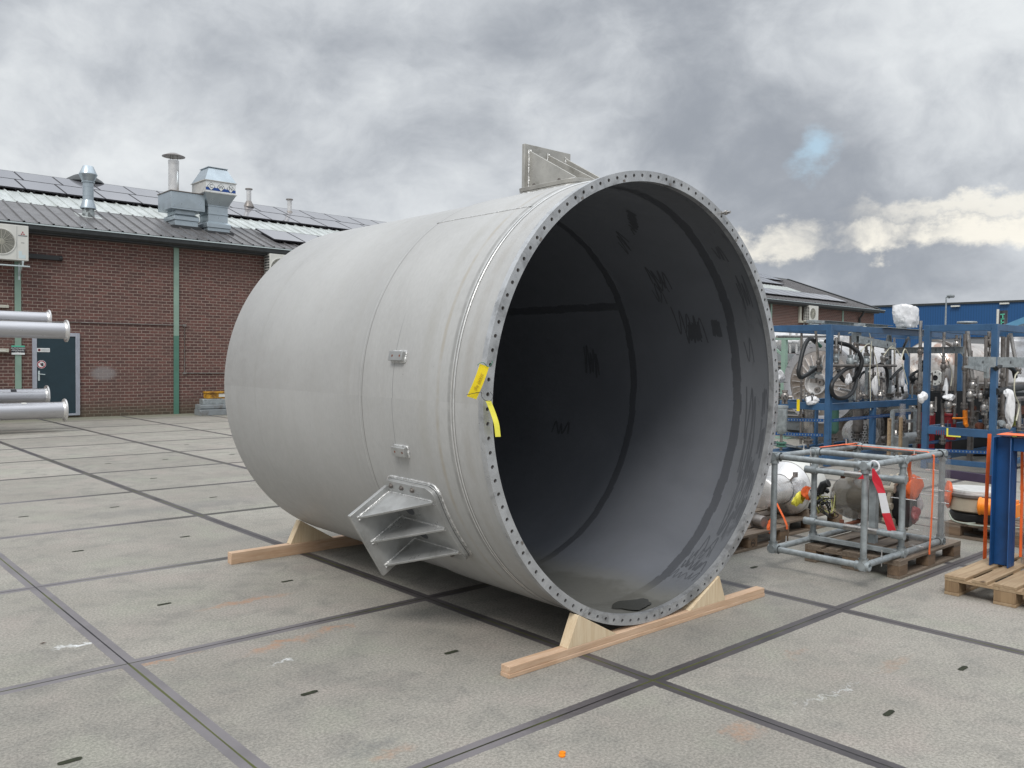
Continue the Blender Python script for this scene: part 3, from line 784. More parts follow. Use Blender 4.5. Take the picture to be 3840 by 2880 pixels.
for y0, a0, dy, da, n in [(-1.31, 352, .10, 14, 5), (-1.32, 338, .10, 16, 6), (-1.35, 327, .08, 12, 6), (-1.39, 334, .06, 8, 9), (-1.34, 318, .06, 10, 5),
                          (-1.31, 304, .14, 5, 9), (-1.31, 299, .18, 4, 11), (-1.32, 294, .18, 4, 10), (-1.31, 308, .12, 8, 4), (-1.29, 14, .05, 8, 3), (-1.41, 346, .04, 10, 6), (-1.41, 357, .04, 8, 5), (-1.40, 322, .05, 7, 7)]:
    scrib(y0, a0, dy, da, n, rnd.choice((.005, .007, .010)), rnd.uniform(-4, 4), .4)
scrib(.30, 9, .16, 9, 9, .016, 3); scrib(.62, 343, .2, 4, 6, .018)
# puddle in the bottom
pu = MB(); ring_ = []
for k in range(40):
    a = 2*math.pi*k/40
    ring_.append((VO.x+.02+.155*math.cos(a)*(1+.14*math.sin(3*a)+.06*math.sin(7*a)+rnd.uniform(-.03, .03)), -1.31+.095*math.sin(a)*(1+.16*math.cos(3*a)+.07*math.sin(5*a)+rnd.uniform(-.04, .04)), VO.z-1.328+.0125))
pu.add(ring_, [tuple(range(40))])
M['water'] = mat('murky_water', (.045, .045, .038), .12, 0, 0, spec=.6)
tag(pu.build('puddle', M['water'], smooth=False), 'small dark puddle of water on the floor of the open vessel', 'puddle')

# yellow tags tied to the flange
def tagstrip(name, P_, wvec, mt, lab):
    m_ = MB(); vs = []
    for p in P_: vs += [p-wvec/2, p+wvec/2]
    m_.add(vs, [(2*i, 2*i+1, 2*i+3, 2*i+2) for i in range(len(P_)-1)])
    root = m_.build(name, mt, None, smooth=False)
    so_ = root.modifiers.new('thick', 'SOLIDIFY'); so_.thickness = .0012
    tag(root, lab, 'tag', 'tags tied to the flange')
    return root
YT = -1.503
a_, b_ = at(1835, 1381, 'y', YT), at(1768, 1488, 'y', YT-.02)
a_ = at(1822, 1372, 'y', YT); 
wv_ = (at(1834, 1376, 'y', YT)-at(1800, 1364, 'y', YT))
c0, c1 = at(1817, 1370, 'y', YT), at(1769, 1492, 'y', YT-.012)
t1 = tagstrip('yellow_tag', [c0.lerp(c1, k/6)+Vector((0, -.006*math.sin(k/6*3.14), 0)) for k in range(7)], wv_, M['yellow'], 'wide golden yellow tag with faint handwriting, tied beside the flange rim')
tt = MB()
ct = crom([at(1790, 1370, 'y', YT-.004), at(1800, 1362, 'y', YT-.006), at(1815, 1361, 'y', YT-.005), at(1830, 1376, 'y', YT-.008), at(1846, 1360, 'y', YT), at(1845, 1352, 'y', -1.47)], 6)
tt.tube(ct, .0016, 6); tt.build('green_tie', mat('green_wire', (.03, .16, .09), .5), t1)
tt = MB(); tt.tube([at(1750, 1481, 'y', YT-.02), at(1780, 1474, 'y', YT-.022), at(1803, 1470, 'y', YT-.01)], .0016, 6); tt.build('black_tie', M['black'], t1)
dv = (c1-c0).normalized(); Mt = Matrix((dv, (Vector((0, -1, 0)).cross(dv)).normalized(), Vector((0, -1, 0)))).transposed()
text('handwriting', '3000 kg', .030, c0.lerp(c1, .50)+Vector((0, -.009, 0)), Mt, mat('faint_pencil', (.50, .37, .03), .6), t1, .0003)
e0, e1, e2_, e3 = at(1831, 1502, 'y', YT), at(1848, 1545, 'y', YT-.005), at(1862, 1590, 'y', YT-.012), at(1868, 1638, 'y', YT-.01)
wv_ = at(1842, 1500, 'y', YT)-at(1822, 1500, 'y', YT)
t2 = tagstrip('yellow_tag', crom([e0, e1, e2_, e3], 4), wv_, M['yellow2'], 'narrow pale yellow tag hanging in a curve over the dark opening')
tt = MB(); tt.tube(crom([at(1805, 1470, 'y', YT), at(1808, 1490, 'y', YT-.006), at(1822, 1502, 'y', YT-.01), at(1840, 1503, 'y', YT-.008), at(1848, 1485, 'y', YT-.004), at(1838, 1470, 'y', -1.48)], 6), .0013, 6)
tt.build('black_tie', M['black'], t2)

# ------------------------------------------------------------------ timber bearers and wedges
def beam(x0, x1, y0, y1, h, split, label):
    m_ = MB()
    if split == 'h':
        m_.bb((x0, y0, 0), (x1, y1, h*.38)); m_.bb((x0+.004, y0+.002, h*.385), (x1-.003, y1, h))
    else:
        m_.bb((x0, y0, 0), (x1, y0+(y1-y0)*.48, h)); m_.bb((x0+.006, y0+(y1-y0)*.49, 0), (x1-.01, y1, h-.003))
    o = m_.build('timber_beam', M['pine'], None, bevel=.0025)
    return tag(o, label, 'timber beam', 'timber beams under the vessel')
beam(1.433, 3.885, -1.503, -1.432, .062, 'h', 'long pinkish timber beam under the bolted front rim of the vessel')
beam(1.352, 3.80, 1.757, 1.842, .093, 'v', 'timber beam under the closed far end of the vessel, half in shade')
def wedge(xo, xa, xt, za, y0, y1, zb, label):
    """timber wedge: steep outer face xo->xa, long face xa->xt under the shell"""
    m_ = MB(); m_.prism([(xo, y0, zb), (xt, y0, zb), (xa+(xt-xa)*.02, y0, za), (xa, y0, za)], (0, y1-y0, 0))
    return tag(m_.build('timber_wedge', M['pine_y'], None, bevel=.0015), label, 'wedge', 'timber wedges chocking the vessel')
wedge(1.875, 1.955, 2.285, .236, -1.500, -1.432, .0625, 'pale wooden wedge under the near left of the bolted rim')
wedge(3.40, 3.325, 3.00, .236, -1.500, -1.432, .0625, 'pale wooden wedge under the near right of the bolted rim')
wedge(1.875, 1.965, 2.285, .282, 1.765, 1.838, .0935, 'wooden wedge in shade under the far end of the vessel')
wedge(3.46, 3.375, 3.05, .280, 1.765, 1.838, .0935, 'wooden wedge behind the vessel, on the hidden end of the far beam')

# ------------------------------------------------------------------ long brick workshop behind
YW = 19.42
def brick_mat():
    m = bpy.data.materials.new('brickwork'); m.use_nodes = True
    t = NT(m.node_tree); b = t.n['Principled BSDF']; b.inputs['Roughness'].default_value = .85
    c = t.new('ShaderNodeTexCoord').outputs['Object']; x, y, z = t.sep(c)
    u = t.comb(t.math('ADD', x, y), z, 0)
    br = t.new('ShaderNodeTexBrick'); t.link(u, br.inputs['Vector'])
    br.inputs['Scale'].default_value = 1; br.inputs['Brick Width'].default_value = .222; br.inputs['Row Height'].default_value = .083
    br.inputs['Mortar Size'].default_value = .0085; br.inputs['Mortar Smooth'].default_value = .3; br.inputs['Bias'].default_value = -.1
    br.inputs['Color1'].default_value = (.092, .046, .041, 1); br.inputs['Color2'].default_value = (.150, .068, .057, 1); br.inputs['Mortar'].default_value = (.30, .245, .205, 1)
    big = t.noise(c, .9, 5, .6); fine = t.noise(c, 26, 5, .7)
    col = t.mix(t.smooth(big, .42, .72, 0, .5), br.outputs[0], (.13, .08, .068))
    col = t.vmath('SCALE', col, scale=t.smooth(fine, .25, .75, .7, 1.3))
    col = t.mix(t.smooth(z, .55, .0, 0, .55), col, (.07, .075, .045))
    # bleached repair on the wall
    pr = at(388, 1400, 'y', YW)
    q = t.vmath('LENGTH', t.vmath('MULTIPLY', t.vmath('SUBTRACT', c, tuple(pr)), (2.4, 0, 4.2)))
    col = t.mix(t.math('MULTIPLY', t.smooth(t.math('ADD', q, t.math('MULTIPLY', fine, .9)), 1.45, .9), .6), col, (.28, .27, .27))
    t.link(col, b.inputs['Base Color'])
    bn = t.new('ShaderNodeBump'); bn.inputs['Strength'].default_value = .6; bn.inputs['Distance'].default_value = .01; bn.invert = True
    t.link(t.math('SUBTRACT', br.outputs['Fac'], t.math('MULTIPLY', fine, .3)), bn.inputs['Height']); t.link(bn.outputs[0], b.inputs['Normal'])
    return m
M['brick'] = brick_mat()
M['roofing'] = mat('grey_roof_sheet', (.135, .130, .132), .32, .25, .14, 3, dirt=(.10, .095, .09), dscale=2, rvar=.08)
M['rooflight'] = mat('translucent_rooflight', (.46, .49, .48), .35, 0, .16, 2.2, dirt=(.34, .36, .34), dscale=1.5, dlo=.45, dhi=.7, stretch=(1.5, .6, 1))
M['panel'] = mat('solar_glass', (.38, .38, .41), .05, .6, .03, spec=.9)
M['panel'].node_tree.nodes['Principled BSDF'].inputs['IOR'].default_value = 3.0
M['panel_frame'] = mat('solar_frame', (.03, .028, .035), .35, .3)
BX0, BX1, RZ, RY, EY, EZ = -16.0, 49.85, 7.09, 25.3, 19.14, 4.915
sl_ = (RZ-EZ)/(RY-EY); RN = Vector((0, -sl_, 1)).normalized(); RD = Vector((0, 1, sl_)).normalized()
def rz(y_): return EZ+(y_-EY)*sl_
B = empty('brick_workshop', (16, 22, 0), 'long low red brick workshop with a shallow ribbed metal roof', 'building')
m_ = MB(); m_.bb((BX0, YW, 0), (BX1, YW+.25, 4.86)); m_.bb((BX0, 2*RY-YW-.25, 0), (BX1, 2*RY-YW, 4.86))
for x_ in (BX0, BX1-.25):
    m_.prism([(x_, YW+.25, 0), (x_, 2*RY-YW-.25, 0), (x_, 2*RY-YW-.25, 4.86), (x_, RY, RZ-.08), (x_, YW+.25, 4.86)], (.25, 0, 0))
m_.build('wall', M['brick'], B, smooth=False)
# profiled sheet: trapezoid ribs every third of a metre
m_ = MB(); X = BX0; RPT = .333; prof_ = []
off = 3.65-math.floor((3.65-BX0)/RPT)*RPT
X = off
while X < BX1-.3:
    prof_ += [(X-.030, 0), (X-.017, .034), (X+.017, .034), (X+.030, 0), (X+.12, 0), (X+.13, .006), (X+.14, 0), (X+.20, 0), (X+.21, .006), (X+.22, 0)]
    X += RPT
def roofpt(x_, y_, h): return Vector((x_, y_, rz(y_)))+RN*h
vs = []
for x_, h in prof_:
    for y_ in (EY, RY): vs.append(roofpt(x_, y_, h))
for x_, h in prof_:
    for y_ in (EY, RY): 
        p = roofpt(x_, y_, h); vs.append(Vector((p.x, 2*RY-p.y, p.z)))
n = len(prof_)
m_.add(vs, [(2*i, 2*i+2, 2*i+3, 2*i+1) for i in range(n-1)]+[(2*(n+i), 2*(n+i)+1, 2*(n+i)+3, 2*(n+i)+2) for i in range(n-1)])
roof = m_.build('roof', M['roofing'], B, smooth=False)
def strip_sheet(x0, x1, y0, y1, name, lift=.007):
    m_ = MB(); pp = [(a, b) for a, b in prof_ if x0 <= a <= x1]; vs = []
    for a, b in pp:
        for y_ in (y0, y1): vs.append(roofpt(a, y_, b+lift))
    m_.add(vs, [(2*i, 2*i+2, 2*i+3, 2*i+1) for i in range(len(pp)-1)])
    return m_.build(name, M['rooflight'], roof, smooth=False)
strip_sheet(BX0+1, 17.6, 21.45, 22.95, 'rooflight'); strip_sheet(30, 45.2, 21.3, 22.55, 'rooflight')
m_ = MB(); m_.prism([(BX0, RY-.12, RZ-.02), (BX0, RY, RZ+.05), (BX0, RY+.12, RZ-.02), (BX0, RY, RZ+.02)], (BX1-BX0-.2, 0, 0)); m_.build('ridge_cap', M['gutter'], roof, smooth=False)
m_ = MB()      # verge at the far gable
for s_ in (1, -1):
    a = Vector((BX1+.08, RY-s_*(RY-EY+.05), EZ-.03)); b = Vector((BX1+.08, RY, RZ-.01)); m_.bar(a, b, .22, .14)
m_.build('verge', M['gutter'], roof, smooth=False)
m_ = MB(); m_.bb((BX0, 19.14, 4.66), (BX1+.1, 19.42, 4.885)); m_.build('fascia', M['gutter'], B, smooth=False)
m_ = MB()
pr_ = [(19.13, 4.88), (19.125, 4.76), (19.08, 4.715), (19.03, 4.76), (19.02, 4.86), (19.012, 4.86), (19.02, 4.75), (19.08, 4.70), (19.135, 4.75), (19.14, 4.88)]
m_.prism([(BX0, a, b) for a, b in pr_], (BX1-BX0+.6, 0, 0)); gut = m_.build('gutter', M['gutter'], B, smooth=False)
m_ = MB(); m_.bb((BX0, 18.995, 4.855), (BX1+.6, 19.025, 4.885)); m_.build('gutter_lip', M['gutter_lip'], gut, smooth=False)
for x_ in (-.39, 3.555, 7.49, 11.4, 38.25, 42.1, 45.92):
    m_ = MB(); m_.bb((x_-.07, YW-.035, 2.2), (x_+.07, YW+.02, 4.67)); p_ = m_.build('wall_post', M['green'], B, smooth=False)
    m_ = MB(); m_.bb((x_-.07, YW-.035, 0), (x_+.07, YW+.02, 2.199)); m_.build('post_foot', M['green2'] if x_ > 4 else M['green'], p_, smooth=False)
m_ = MB(); m_.tube([(47.9, 19.08, 4.72), (47.9, 19.2, 4.5), (47.9, 19.36, 4.3), (47.9, 19.36, .1)], .06, 12); m_.build('downpipe', M['gutter'], B)
# door
DX0, DX1, DZ = 3.87, 4.975, 2.2
m_ = MB()
m_.bb((DX0, YW-.05, 0.06), (DX0+.10, YW+.03, DZ)); m_.bb((DX1-.10, YW-.05, .06), (DX1, YW+.03, DZ)); m_.bb((DX0+.10, YW-.05, DZ-.09), (DX1-.10, YW+.03, DZ)); m_.bb((DX0+.10, YW-.05, .06), (DX1-.10, YW+.03, .11))
m_.bb((DX1-.075, YW-.062, .06), (DX1-.055, YW-.05, DZ)); m_.bb((DX0+.012, YW-.056, .06), (DX0+.03, YW-.05, DZ))
dr = MB(); dr.bb((DX0+.10, YW-.03, .11), (DX1-.10, YW+.02, DZ-.09)); door = dr.build('door', M['door'], B, bevel=.003)
m_.build('door_frame', M['alu'], door, bevel=.003)
m_ = MB(); hx = DX0+.145
m_.bb((hx-.02, YW-.045, .97), (hx+.02, YW-.030, 1.22)); m_.tube([(hx, YW-.045, 1.14), (hx, YW-.09, 1.14), (hx+.13, YW-.09, 1.125)], .011, 8); m_.build('handle', M['gutter_lip'], door)
Mw = Matrix(((1, 0, 0), (0, 0, -1), (0, 1, 0)))     # right=+x, up=+z, outward=-y
m_ = MB(); m_.bb((DX0+.10, YW-.036, 1.70), (DX0+.40, YW-.0302, 1.80)); sg = m_.build('door_notice', M['sign_white'], door, smooth=False)
for k in (0, 1):
    m_ = MB(); m_.bb((DX0+.20, YW-.0385, 1.725+.03*k), (DX0+.385, YW-.037, 1.735+.03*k)); m_.build('printed_line', M['grey_paint'], sg, smooth=False)
m_ = MB(); m_.cyl((DX0+.155, YW-.0375, 1.75), (0, -1, 0), .032, .001, 20); m_.build('printed_ring', M['logo_red'], sg, smooth=False)
m_ = MB(); m_.cyl((DX0+.155, YW-.039, 1.75), (0, -1, 0), .022, .001, 20); m_.build('printed_disc', M['ink'], sg, smooth=False)
cx, cz = DX0+.205, 1.385
m_ = MB(); m_.cyl((cx, YW-.033, cz), (0, -1, 0), .105, .004, 40); sg = m_.build('round_notice', M['sign_white'], door, smooth=False)
m_ = MB(); m_.lathe((cx, YW-.0385, cz), (0, -1, 0), [(.075, 0), (.097, 0)], 40)
d_ = .062; m_.prism([(cx-d_, YW-.0390, cz+d_+.008), (cx-d_-.006, YW-.0390, cz+d_-.004), (cx+d_-.004, YW-.0390, cz-d_-.006), (cx+d_+.006, YW-.0390, cz-d_+.006)], (0, -.0012, 0)); m_.build('prohibition_ring', M['logo_red'], sg, smooth=False)
m_ = MB(); hx_, hz_ = cx+.022, cz-.012
m_.bb((hx_-.026, YW-.042, hz_-.032), (hx_+.024, YW-.0405, hz_+.018))
for k in range(4): m_.bb((hx_-.026+.0128*k, YW-.042, hz_+.019), (hx_-.026+.0128*k+.010, YW-.0405, hz_+.048+(.006 if k in (1, 2) else 0)))
m_.prism([(hx_-.027, YW-.0405, hz_-.018), (hx_-.05, YW-.0405, hz_+.012), (hx_-.044, YW-.0405, hz_+.02), (hx_-.027, YW-.0405, hz_+.002)], (0, -.0015, 0))
m_.build('printed_hand', M['ink'], sg, smooth=False)
# notice plate on the green post
Sg = empty('notice_sign', (3.50, YW-.04, 1.6), 'small black notice with green top stripe on the pale green post', 'sign')
p0, p1 = at(43, 1296, 'y', YW-.05), at(93, 1330, 'y', YW-.05)
m_ = MB(); m_.bb((p0.x, YW-.05, p1.z+.05), (p1.x, YW-.036, p0.z)); m_.build('plate', M['sign_black'], Sg, smooth=False)
m_ = MB(); m_.bb((p0.x, YW-.053, p0.z-.03), (p1.x, YW-.0505, p0.z+.003)); m_.build('green_stripe', M['sign_teal'], Sg, smooth=False)
m_ = MB(); m_.bb((p0.x, YW-.053, p1.z), (p1.x, YW-.036, p1.z+.048)); m_.build('white_strip', M['sign_white'], Sg, smooth=False)
for k, tx in enumerate(('AUTHORISED', 'PERSONNEL', 'ONLY')):
    text('lettering', tx, .052, ((p0.x+p1.x)/2, YW-.051, p0.z-.065-.053*k), Mw, M['sign_white'], Sg, .0008)
# small wall boxes far left
for py, lab in ((1147, 'cream metal wall box beside the pale green post, upper one of two'), (1313, 'cream metal wall box lower down beside the pale green post')):
    a, b = at(-60, py-7, 'y', YW-.1), at(33, py+8, 'y', YW-.1)
    m_ = MB(); m_.bb((a.x, YW-.12, b.z), (b.x, YW, a.z)); bx = tag(m_.build('wall_box', M['cream'], None, bevel=.006), lab, 'wall box')
    m_ = MB(); m_.bb((a.x+.05, YW-.124, b.z+.025), (b.x-.07, YW-.1205, a.z-.045)); m_.build('label_strip', M['white'], bx, smooth=False)
# conduit and cable on the wall
m_ = MB(); k = .4069
a = at(k*640, 1100+k*265, 'y', YW-.02); a2 = at(k*60, 1100+k*252, 'y', YW-.02); b = at(k*1700, 1100+k*295, 'y', YW-.02); c_ = at(k*1700, 1100+k*735, 'y', YW-.02); d_ = at(k*2400, 1100+k*738, 'y', YW-.02)
m_.tube([a2, a, b, c_], .014, 8); m_.tube([c_, d_], .014, 8)
for p in (b, c_): m_.box(p, (.10, .04, .06))
m_.box(a.lerp(b, .5), (.02, .035, .04))
tag(m_.build('conduit', M['steel_dull'], None), 'thin dark conduit running across the brick wall and down beside the second post', 'conduit')
# stubby black trunking next to the first air conditioner
a, b = at(100, 957, 'y', YW-.1), at(232, 968, 'y', YW-.1)
m_ = MB(); m_.bb((a.x-.3, YW-.12, a.z-.07), (b.x-.05, YW, a.z+.05)); m_.cyl((b.x-.055, YW-.06, a.z-.01), (1, 0, 0), .072, .07, 20)
tag(m_.build('duct_trunking', M['black'], None, bevel=.01), 'short black cable trunking on the brick wall right of the air conditioner', 'trunking')
# split air conditioners
def aircon(loc, label, logo=True, w_=.93, h_=.86, d_=.36):
    A_ = empty('air_conditioner', loc, label, 'air conditioner', 'air conditioners on the brick wall')
    x0, y0, z0 = loc
    P = lambda x_, y_, z_: (x0+x_, y0+y_, z0+z_)
    m_ = MB(); m_.bb(P(0, 0, 0), P(w_, d_, h_)); m_.build('casing', M['white'], A_, bevel=.012)
    gx, gz, gr = w_*.36, h_*.5, .29
    m_ = MB(); m_.lathe(P(gx, -.001, gz), (0, -1, 0), [(gr, -.012), (gr+.012, .012), (gr+.03, .012), (gr+.035, 0)], 40); m_.build('fan_ring', M['white'], A_)
    m_ = MB(); m_.cyl(P(gx, -.0025, gz), (0, 1, 0), gr, .001, 40)
    bk = m_.build('fan_opening', M['gutter'], A_, smooth=False)
    m_ = MB()
    for k in range(3): m_.cyl(P(gx, -.004, gz), (0, -1, 0), .07, .01, 20) if k == 0 else None
    for k in range(14):
        r_ = gr*(k+1)/14.5; m_.lathe(P(gx, -.014, gz), (0, -1, 0), [(r_-.0035, 0), (r_+.0035, 0)], 36)
    for k in range(8):
        a = math.pi*k/8; v_ = Vector((math.cos(a), 0, math.sin(a)))*gr; c_ = Vector(P(gx, -.016, gz)); m_.bar(c_-v_, c_+v_, .006, .006)
    m_.build('fan_guard', M['cream'], A_, smooth=False)
    m_ = MB(); m_.bb(P(w_*.72, -.004, .03), P(w_*.725, 0, h_-.03)); m_.build('cover_joint', M['grey_paint'], A_, smooth=False)
    m_ = MB()
    for k in range(9):
        for j in range(3): m_.bb(P(-.004, .03+.105*j, .10+k*.08), P(.0, .115+.105*j, .15+k*.08))
    m_.build('side_louvre', M['gutter'], A_, smooth=False)
    if logo:
        lx, lz = w_*.86, h_*.77; L = .05
        m_ = MB()
        for a in (90, 210, 330):
            v_ = Vector((math.cos(R(a)), 0, math.sin(R(a)))); c_ = Vector(P(lx, -.003, lz)); n_ = Vector((-v_.z, 0, v_.x))
            m_.prism([c_+v_*.005, c_+v_*(L/2+.004)+n_*.017, c_+v_*(L+.004), c_+v_*(L/2+.004)-n_*.017], (0, -.001, 0))
        m_.build('emblem', M['logo_red'], A_, smooth=False)
        m_ = MB(); m_.bb(P(lx-.10, -.003, lz-.068), P(lx+.10, 0, lz-.042)); m_.build('name_strip', M['grey_paint'], A_, smooth=False)
        m_ = MB(); m_.bb(P(lx-.035, -.004, h_*.50), P(lx+.035, 0, h_*.51)); m_.build('grip_slot', M['ink'], A_, smooth=False)
        m_ = MB(); m_.bb(P(lx-.09, -.003, .05), P(lx+.06, 0, .14)); m_.bb(P(lx-.09, -.0035, .141), P(lx-.02, 0, .23)); m_.build('data_sticker', mat('pale_sticker', (.55, .64, .66), .4), A_, smooth=False)
    m_ = MB()
    for x_ in (.12, w_-.15): m_.bb(P(x_, -.02, -.055), P(x_+.04, d_+.07, -.012)); m_.bb(P(x_, d_+.03, -.45), P(x_+.04, d_+.07, -.055)); m_.bar(P(x_+.02, .05, -.06), P(x_+.02, d_+.04, -.35), .03, .02)
    m_.bb(P(-.02, -.03, -.15), P(w_+.02, -.0, -.12)); m_.bb(P(.1, -.02, -.12), P(.13, 0, -.06)); m_.bb(P(w_-.15, -.02, -.12), P(w_-.12, 0, -.06))
    m_.build('wall_bracket', M['gutter_lip'], A_, smooth=False)
    return A_
p = at(108, 979, 'y', 18.99)
aircon((p.x-.93, 18.99, p.z), 'white air conditioner with red emblem at the left end of the brick wall')
p = at(1012, 950, 'y', 18.99)
aircon((p.x, 18.99, p.z-.86), 'white air conditioner half hidden behind the steel vessel', False)
p = at(2860+.443*397, 1020+.443*418, 'y', 18.95)
aircon((p.x, 18.95, p.z), 'white air conditioner on the far right part of the brick wall', False)
p = at(2860+.443*320, 1020+.443*430, 'y', YW)
m_ = MB(); m_.bb((p.x-.25, YW-.1, p.z), (p.x-.05, YW, p.z+1.2)); m_.bb((p.x-.05, YW-.1, p.z), (p.x+1.2, YW, p.z+.12))
tag(m_.build('duct_trunking', M['cream'], None, bevel=.01), 'pale L shaped trunking beside the far right air conditioner', 'trunking')
# solar panels
def panel():
    A_ = empty('solar_panel', (0, 0, 0), None, 'solar panel')
    wd, ln_ = 1.06, 1.40
    T = lambda a, b, h: (Vector((a, 0, 0))+RD*b+RN*h)
    m_ = MB(); m_.add([T(.02, .02, .118), T(wd-.02, .02, .118), T(wd-.02, ln_-.02, .118), T(.02, ln_-.02, .118)], [(0, 1, 2, 3)]); m_.build('glass', M['panel'], A_, smooth=False)
    m_ = MB()
    for a0, a1, b0, b1 in ((0, wd, 0, .02), (0, wd, ln_-.02, ln_), (0, .02, .02, ln_-.02), (wd-.02, wd, .02, ln_-.02)):
        vs = [T(a, b, h) for h in (.08, .12) for (a, b) in ((a0, b0), (a1, b0), (a1, b1), (a0, b1))]
        m_.add(vs, [(3, 2, 1, 0), (4, 5, 6, 7), (0, 1, 5, 4), (1, 2, 6, 5), (2, 3, 7, 6), (3, 0, 4, 7)])
    for a in (.2, wd-.24):
        vs = [T(a+da, b, h) for h in (.0, .08) for (da, b) in ((0, .05), (.04, .05), (.04, ln_-.05), (0, ln_-.05))]
        m_.add(vs, [(3, 2, 1, 0), (4, 5, 6, 7), (0, 1, 5, 4), (1, 2, 6, 5), (2, 3, 7, 6), (3, 0, 4, 7)])
    m_.build('frame', M['panel_frame'], A_, smooth=False)
    return A_
pan = panel(); first = True
rows = [(22.98, 2.35, 17.2, 'lower row of the ridge solar panels', 'solar panels in the row below the ridge'), (24.34, 2.6, 18.5, 'panel along the ridge', 'solar panels along the ridge'), (19.80, 10.62, 16.0, '', 'solar panels near the eaves'),
        (22.75, 31, 44.6, '', 'far solar panels below the far ridge'), (24.1, 31, 47.2, '', 'far solar panels along the ridge'), (19.75, 33, 46.6, '', 'far solar panels near the eaves')]
ORD = 'leftmost second third fourth fifth sixth seventh eighth ninth tenth eleventh twelfth thirteenth fourteenth fifteenth sixteenth seventeenth'.split()
labs = ['%s solar panel from the left in the row just above the white rooflights', '%s solar panel from the left in the top row on the ridge', '%s solar panel from the left near the gutter, left of the vessel', '%s far solar panel from the left below the ridge row, right of the vessel', '%s far solar panel from the left along the ridge, right of the vessel', '%s far solar panel from the left above the gutter, right of the vessel']
for (y_, x0, x1, _, gname), lab in zip(rows, labs):
    x_ = x0; cnt_ = 0
    while x_ < x1:
        loc = Vector((x_, y_, rz(y_)))
        if first: pan.location = loc; o = pan; first = False
        else: o = dup(pan, loc)
        cnt_ += 1; o['label'] = lab % ORD[cnt_-1]; o['group'] = gname
        x_ += 1.085
# roof ventilation
def roofvent():
    A_ = empty('roof_vent', (5.565, 20.72, 5.46), 'grey galvanised roof vent with a double cone top, at the left', 'roof vent')
    o_ = (5.565, 20.72, 5.40)
    m_ = MB(); m_.lathe(o_, (0, 0, 1), [(.155, -.1), (.155, .30)], 28); m_.build('lower_pipe', mat('stained_galvanised', (.42, .46, .46), .4, .4, .2, 10, dirt=(.05, .05, .05), dscale=9, dlo=.45, dhi=.55), A_)
    m_ = MB(); m_.lathe(o_, (0, 0, 1), [(.205, .27), (.20, .30), (.14, .50), (.138, .5)], 28)
    z_ = .5
    for k in range(4): m_.lathe(o_, (0, 0, 1), [(.138, z_+.12*k), (.138, z_+.12*k+.113), (.142, z_+.12*k+.117), (.138, z_+.12*k+.12)], 28)
    m_.lathe(o_, (0, 0, 1), [(.16, .98), (.17, .985), (.17, 1.0), (.16, 1.01)], 28); m_.build('pipe', M['galv_sheet'], A_)
    m_ = MB(); m_.lathe(o_, (0, 0, 1), [(.15, 1.0), (.165, 1.04), (.225, 1.18), (.235, 1.20), (.235, 1.215), (.225, 1.22), (.135, 1.43), (.13, 1.435), (.001, 1.435)], 28); m_.build('cowl', M['galv_sheet'], A_)
    m_ = MB(); m_.box((5.565, 20.72, 5.47), (.62, .5, .02), Matrix.Rotation(math.atan(sl_), 3, 'X')); m_.build('flashing', M['rooflight'], A_, smooth=False)
roofvent()
a, b = at(240, 670, 'y', 25.9), at(391, 691, 'y', 25.9); c_ = (a+b)/2; rr = (b-a).length/2
Mf = empty('mushroom_fan', (c_.x, 25.9, 7.0), 'wide dark mushroom shaped fan cowl behind the roof ridge', 'fan cowl')
m_ = MB(); m_.lathe((c_.x, 25.9, c_.z-.10), (0, 0, 1), [(.30, -.5), (.30, .02), (rr, .02), (rr+.005, .05), (rr*.86, .14), (rr*.55, .26), (.28, .29), (.001, .29)], 40); m_.build('cowl', M['gutter'], Mf)
# small duct box with chimney pipe
D_ = empty('duct_box', (8.2, 20.9, 5.4), 'galvanised duct box with a tall pipe and flat rain hat', 'duct')
m_ = MB(); m_.frustum((8.2, 20.9), 1.02, 1.08, .84, .94, 5.10, 5.46); m_.build('roof_upstand', M['black'], D_, smooth=False)
m_ = MB(); m_.frustum((8.2, 20.9), .68, .80, .68, .80, 5.461, 5.62); m_.frustum((8.2, 20.9), .74, .86, .74, .86, 5.622, 5.74); m_.frustum((8.2, 20.9), .74, .86, .60, .70, 5.741, 5.80); m_.frustum((8.2, 20.9), .58, .68, .58, .68, 5.80, 5.92); m_.build('collar', M['galv_sheet'], D_, bevel=.008)
m_ = MB(); m_.frustum((8.2, 20.9), 1.0, 1.05, 1.0, 1.05, 5.92, 6.42); m_.add([(7.72, 20.368, 5.97), (8.68, 20.368, 5.97), (8.2, 20.352, 6.24)], [(0, 1, 2)]); m_.build('box', M['galv_sheet'], D_, bevel=.006)
m_ = MB(); m_.frustum((8.2, 20.9), 1.05, 1.10, 1.05, 1.10, 6.422, 6.448); m_.build('lid', M['steel_dull'], D_, bevel=.004)
m_ = MB(); m_.lathe((7.97, 20.9, 6.44), (0, 0, 1), [(.148, 0), (.148, .86), (.153, .865), (.153, .97), (.14, .97), (.14, .5)], 28); m_.build('pipe', M['steel_bright'], D_)
m_ = MB(); m_.lathe((7.97, 20.9, 7.53), (0, 0, 1), [(.001, .10), (.12, .085), (.325, 0), (.325, -.012), (.12, .07), (.001, .085)], 32)
for a in (0, 120, 240): m_.tube([(7.97+.14*math.cos(R(a)), 20.9+.14*math.sin(R(a)), 7.3), (7.97+.1*math.cos(R(a)), 20.9+.1*math.sin(R(a)), 7.6)], .008, 6)
m_.build('rain_hat', M['steel_dull'], D_)
